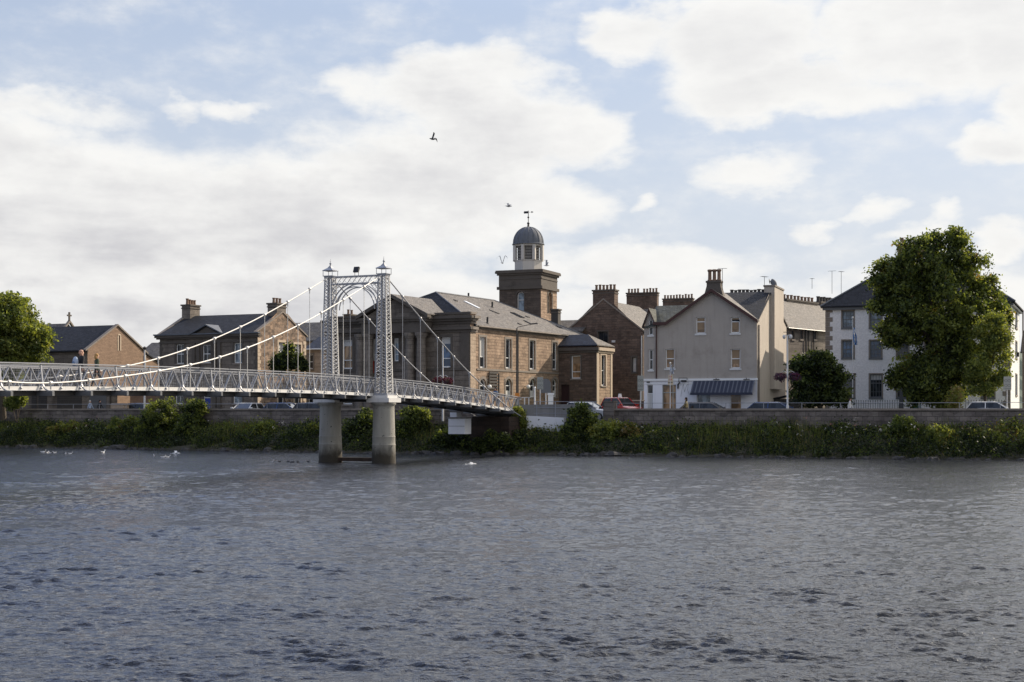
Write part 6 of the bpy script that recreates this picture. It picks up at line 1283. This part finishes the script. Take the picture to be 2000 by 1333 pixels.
# ------------------------------------------------------------------ people
def person(loc, rz, label, H=1.72, top='cloth_blue', legs='cloth_black', hair='hair_dark', stride=.24, swing=.18, long_hair=False, shoes='cloth_black'):
    s = H/1.72; J = []; E = []
    def j(x, y, z, r, r2=None, p=None): J.append(((x*s, y*s, z*s), (r*s, (r2 or r)*s))); 
    def add(x, y, z, r, par, r2=None): j(x, y, z, r, r2); E.append((par, len(J)-1)) if par is not None else None; return len(J)-1
    pel = add(0, 0, .95, .135, None, .11); sp = add(0, .0, 1.12, .125, pel, .10); ch = add(0, .01, 1.32, .15, sp, .11); nb = add(0, .0, 1.46, .07, ch); nk = add(0, .015, 1.52, .052, nb); hd = add(0, .03, 1.60, .082, nk, .09); h2 = add(0, .02, 1.66, .078, hd, .09); add(0, .12, 1.595, .018, hd)
    for sg in (-1, 1):
        st = sg*stride; hp = add(sg*.09, 0, .90, .095, pel); kn = add(sg*.10, st*.55+.03, .50, .062, hp); an = add(sg*.10, st, .10, .042, kn); add(sg*.10, st+.05, .045, .042, an); add(sg*.105, st+.17, .035, .032, len(J)-1)
        sh = add(sg*.17, 0, 1.40, .062, ch); el = add(sg*.235, -st*.35, 1.13, .044, sh); wr = add(sg*.235, -st*.75+swing*.4, .90, .028, el); pa = add(sg*.235, -st*.8+swing*.5, .84, .030, wr, .016)
        for i, (dy, l) in enumerate(((.028, .062), (.010, .072), (-.010, .067), (-.028, .052))): f1 = add(sg*.232, -st*.8+swing*.5+dy, .80, .0095, pa); add(sg*.222, -st*.8+swing*.5+dy*1.1+.012, .80-l*.75, .008, f1)
        th_ = add(sg*.225, -st*.8+swing*.5+.045, .835, .010, pa); add(sg*.215, -st*.8+swing*.5+.062, .80, .008, th_)
    me = bpy.data.meshes.new('body'); me.from_pydata([a for a, _ in J], E, []); ob = bpy.data.objects.new('body_tmp', me); COL.objects.link(ob)
    md = ob.modifiers.new('s', 'SKIN'); md.use_smooth_shade = True; me.skin_vertices.new() if not me.skin_vertices else None
    for v, (_, r) in zip(me.skin_vertices[0].data, J): v.radius = r
    me.skin_vertices[0].data[0].use_root = True; sb = ob.modifiers.new('b', 'SUBSURF'); sb.levels = sb.render_levels = 1
    dg = bpy.context.evaluated_depsgraph_get(); m2 = bpy.data.meshes.new_from_object(ob.evaluated_get(dg)); bpy.data.objects.remove(ob)
    for k in ('skin', top, legs, shoes): m2.materials.append(MAT[k])
    for p in m2.polygons:
        c = p.center/s; a = abs(c.x); p.material_index = 0 if c.z > 1.485 or (a > .19 and c.z < .90) else (1 if c.z > .94 or a > .19 else (2 if c.z > .10 else 3))
    o = bpy.data.objects.new('person', m2); COL.objects.link(o); o.location = loc; o.rotation_euler = (0, 0, rz); tag(o, label, 'person')
    q = MB(); q.ball((0, -.012*s, 1.665*s), (.093*s, .105*s, .085*s), 7); q.ball((0, -.05*s, (1.60 if not long_hair else 1.56)*s), (.088*s, .075*s, (.09 if not long_hair else .14)*s), 6); h = q.build('hair', hair, o, smooth=True)
    return o
def on_deck(px, off=0.):
    k = (px-PX0)/F; c = C0+TP*off; t = (k*c.y-c.x)/(TD.x-k*TD.y); p = bt(t, off, zd(t)+.1); return tuple(p)
hd_ = math.atan2(-TD.x, TD.y)
pm_ = on_deck(159, .1); person(pm_, hd_-.3, 'bald man in a dark top walking across the footbridge, backpack on', 1.78, 'cloth_black', 'cloth_grey', 'skin')
t = thing('backpack', 'pale blue backpack on the shoulders of the man on the footbridge', 'backpack', (pm_[0]-.16, pm_[1]-.16, pm_[2]+.98), hd_-.3)
m = MB(); m.ball((-.05, -.05, .26), (.17, .12, .25), 6); m.build('bag', 'cloth_pale_blue', t, smooth=True); m = MB(); m.ball((-.05, -.16, .17), (.11, .05, .12), 5); m.build('pocket', 'cloth_blue', t, smooth=True)
person(on_deck(189, -.3), hd_-.5, 'blonde woman in dark clothes walking behind the man on the footbridge', 1.66, 'cloth_green', 'cloth_black', 'hair_blonde', long_hair=True)
person(on_deck(968, .2), hd_+3.0, 'dark haired person in blue near the landward end of the footbridge', 1.7, 'cloth_blue', 'cloth_grey')
def street_person(px, D, *a, **k): return person((at(px, D), D, ST+.12), *a, **k)
street_person(176, 132, -1.9, 'person in a pale blue top walking behind the wall below the chapel', 1.6, 'cloth_pale_blue', 'cloth_grey', 'hair_white'); street_person(195, 131.4, -1.9, 'person in dark clothes following the one in pale blue behind the wall', 1.64, 'cloth_black', 'cloth_grey')
street_person(1340, 108, 1.2, 'person in an olive jacket passing the white shop front', 1.68, 'cloth_olive', 'cloth_black', 'hair_dark', long_hair=True)
street_person(1660, 105, -1.9, 'dark haired person in white before the railings of the white house', 1.62, 'cloth_white', 'cloth_blue')

# ------------------------------------------------------------------ birds
def gull(loc, rz, label, span=1.3, up=.35, mats=('gull_white', 'gull_grey'), bank_=0., group='gulls in the air', pitch=0., fold=0.):
    m = MB(); m.lathe((0, 0, 0), [(.0, 0), (.001, .001)], 4) if 0 else None
    prof = [(-.30, .012, .0), (-.22, .03, 0), (-.10, .07, -.005), (.04, .085, -.01), (.15, .065, 0), (.22, .048, .012), (.27, .045, .018), (.31, .02, .012), (.35, .006, .004)]
    n = 8; V = []
    for x, r, z in prof:
        for j in range(n): a = 2*math.pi*j/n; V.append((x, r*math.cos(a), z+r*.9*math.sin(a)))
    k = len(prof); m.add(V, [(i*n+j, i*n+(j+1) % n, (i+1)*n+(j+1) % n, (i+1)*n+j) for i in range(k-1) for j in range(n)]+[tuple(range(n))[::-1], tuple((k-1)*n+j for j in range(n))])
    m.add([(-.25, -.02, 0), (-.42, -.09, .0), (-.44, 0, .0), (-.42, .09, 0), (-.25, .02, 0)], [(0, 1, 2, 3, 4)]); hs = span/2
    for sg in (-1, 1):
        u_ = up if not fold else up*(1 if sg > 0 else -.3)
        P = [(.10, .05, .03), (-.07, .05, .03), (.13, hs*.45, .03+u_*hs*.9), (-.06, hs*.45, .03+u_*hs*.8), (.02, hs*.8, .03+u_*hs*.75), (-.10, hs*.78, .03+u_*hs*.7), (-.16, hs, .03+u_*hs*.4)]
        m.add([(x, sg*y, z) for x, y, z in P], [(0, 2, 3, 1), (2, 4, 5, 3), (4, 6, 5)], 1)
    Rm = Matrix.Rotation(pitch, 3, 'Y') @ Matrix.Rotation(bank_, 3, 'X'); m.v = [tuple(Rm @ Vector(v)) for v in m.v]
    o = m.build('seagull', list(mats), base=(0, 0, 0), smooth=True); o.location = loc; o.rotation_euler = (0, 0, rz); tag(o, label, 'bird', group); return o
def sky_pt(px, py, D): return (at(px, D), D, zz(py, D))
gull(sky_pt(845, 272, 118), 2.6, 'dark bird with bent wings high in the clouds above the bridge', 1.05, .9, ('bird_dark', 'bird_dark'), .75, pitch=-.2)
gull(sky_pt(993, 403, 120), .4, 'gull gliding above and left of the weather vane', 1.3, .3, ('gull_grey', 'gull_grey'), .3); gull(sky_pt(981, 514, 148), 1.2, 'gull with raised wings landing on the left of the tower top', 1.3, 1.3, group='gulls round the tower')
gull(sky_pt(1067, 519, 146), .2, 'gull leaving the right edge of the tower top', 1.3, .8, bank_=.5, group='gulls round the tower')
gull(sky_pt(343, 886, 110), .3, 'white gull skimming low over the water left of the piers', 1.1, .25, ('gull_white', 'gull_white'), .15); gull(sky_pt(921, 907, 88.2), .5, 'white gull skimming the water right of the near pier', .42, .3, ('gull_white', 'gull_white'), .3)
def swimmer(px, py, label, mats=('gull_white', 'gull_grey'), s=1., rz=0., grp='gulls resting on the river', name='floating_gull'):
    D = EYE*F/(py-PY0); m = MB(); prof = [(-.30, .01, .12), (-.2, .06, .08), (-.05, .10, .04), (.10, .095, .04), (.2, .05, .07), (.23, .03, .13), (.235, .032, .2), (.26, .04, .24), (.31, .035, .245), (.38, .008, .23)]; n = 8; V = []
    for x, r, z in prof:
        for j in range(n): a = 2*math.pi*j/n; V.append((x*s, r*s*math.cos(a), (z+r*.8*math.sin(a))*s))
    k = len(prof); m.add(V, [(i*n+j, i*n+(j+1) % n, (i+1)*n+(j+1) % n, (i+1)*n+j) for i in range(k-1) for j in range(n)]+[tuple(range(n))[::-1], tuple((k-1)*n+j for j in range(n))])
    for sg in (-1, 1): m.add([(x*s, sg*y*s, z*s) for x, y, z in ((.12, .08, .1), (-.1, .11, .1), (-.38, .02, .15), (-.12, .06, .14), (.08, .05, .14))], [(0, 1, 2, 3, 4)], 1)
    o = m.build(name, list(mats), base=(0, 0, 0), smooth=True); o.location = (at(px, D), D, .0); o.rotation_euler = (0, 0, rz); tag(o, label, 'bird', grp)
for i, (px, py) in enumerate(((84, 884), (92, 885), (98, 885.5), (107, 885), (128, 887), (137, 887))): swimmer(px, py, ('leftmost gull of the loose line floating by the left bank', 'second gull from the left in the loose floating line', 'third gull from the left in the loose floating line', 'fourth gull from the left, before the gap in the floating line', 'fifth gull from the left, just after the gap in the floating line', 'last gull at the right end of the loose floating line')[i], s=.55 if i else .75, rz=i*1.3)
swimmer(201, 885, 'single larger white gull floating apart from the line', s=.85, rz=1.2); swimmer(301, 891, 'white gull floating left of the skimming gull', s=.5, rz=2.); 
for i, px in enumerate((318, 327)): swimmer(px, 894, ('left one of two white gulls floating close together', 'right one of two white gulls floating close together')[i], s=.65, rz=.5*i)
for i, (px, py) in enumerate(((530, 903), (546, 903), (563, 903), (570, 904), (582, 904), (602, 903))): swimmer(px, py, ('black and white duck leftmost of the row by the far pier', 'second bird from the left in the row by the far pier', 'third bird from the left in the row by the far pier', 'fourth bird in the row, close to the third, by the far pier', 'fifth bird from the left in the row by the far pier', 'rightmost dark duck, closest to the far pier')[i], ('bird_dark', 'bird_dark') if i != 0 else ('gull_white', 'bird_dark'), .55, i*1.1, 'ducks on the river left of the piers', 'duck')
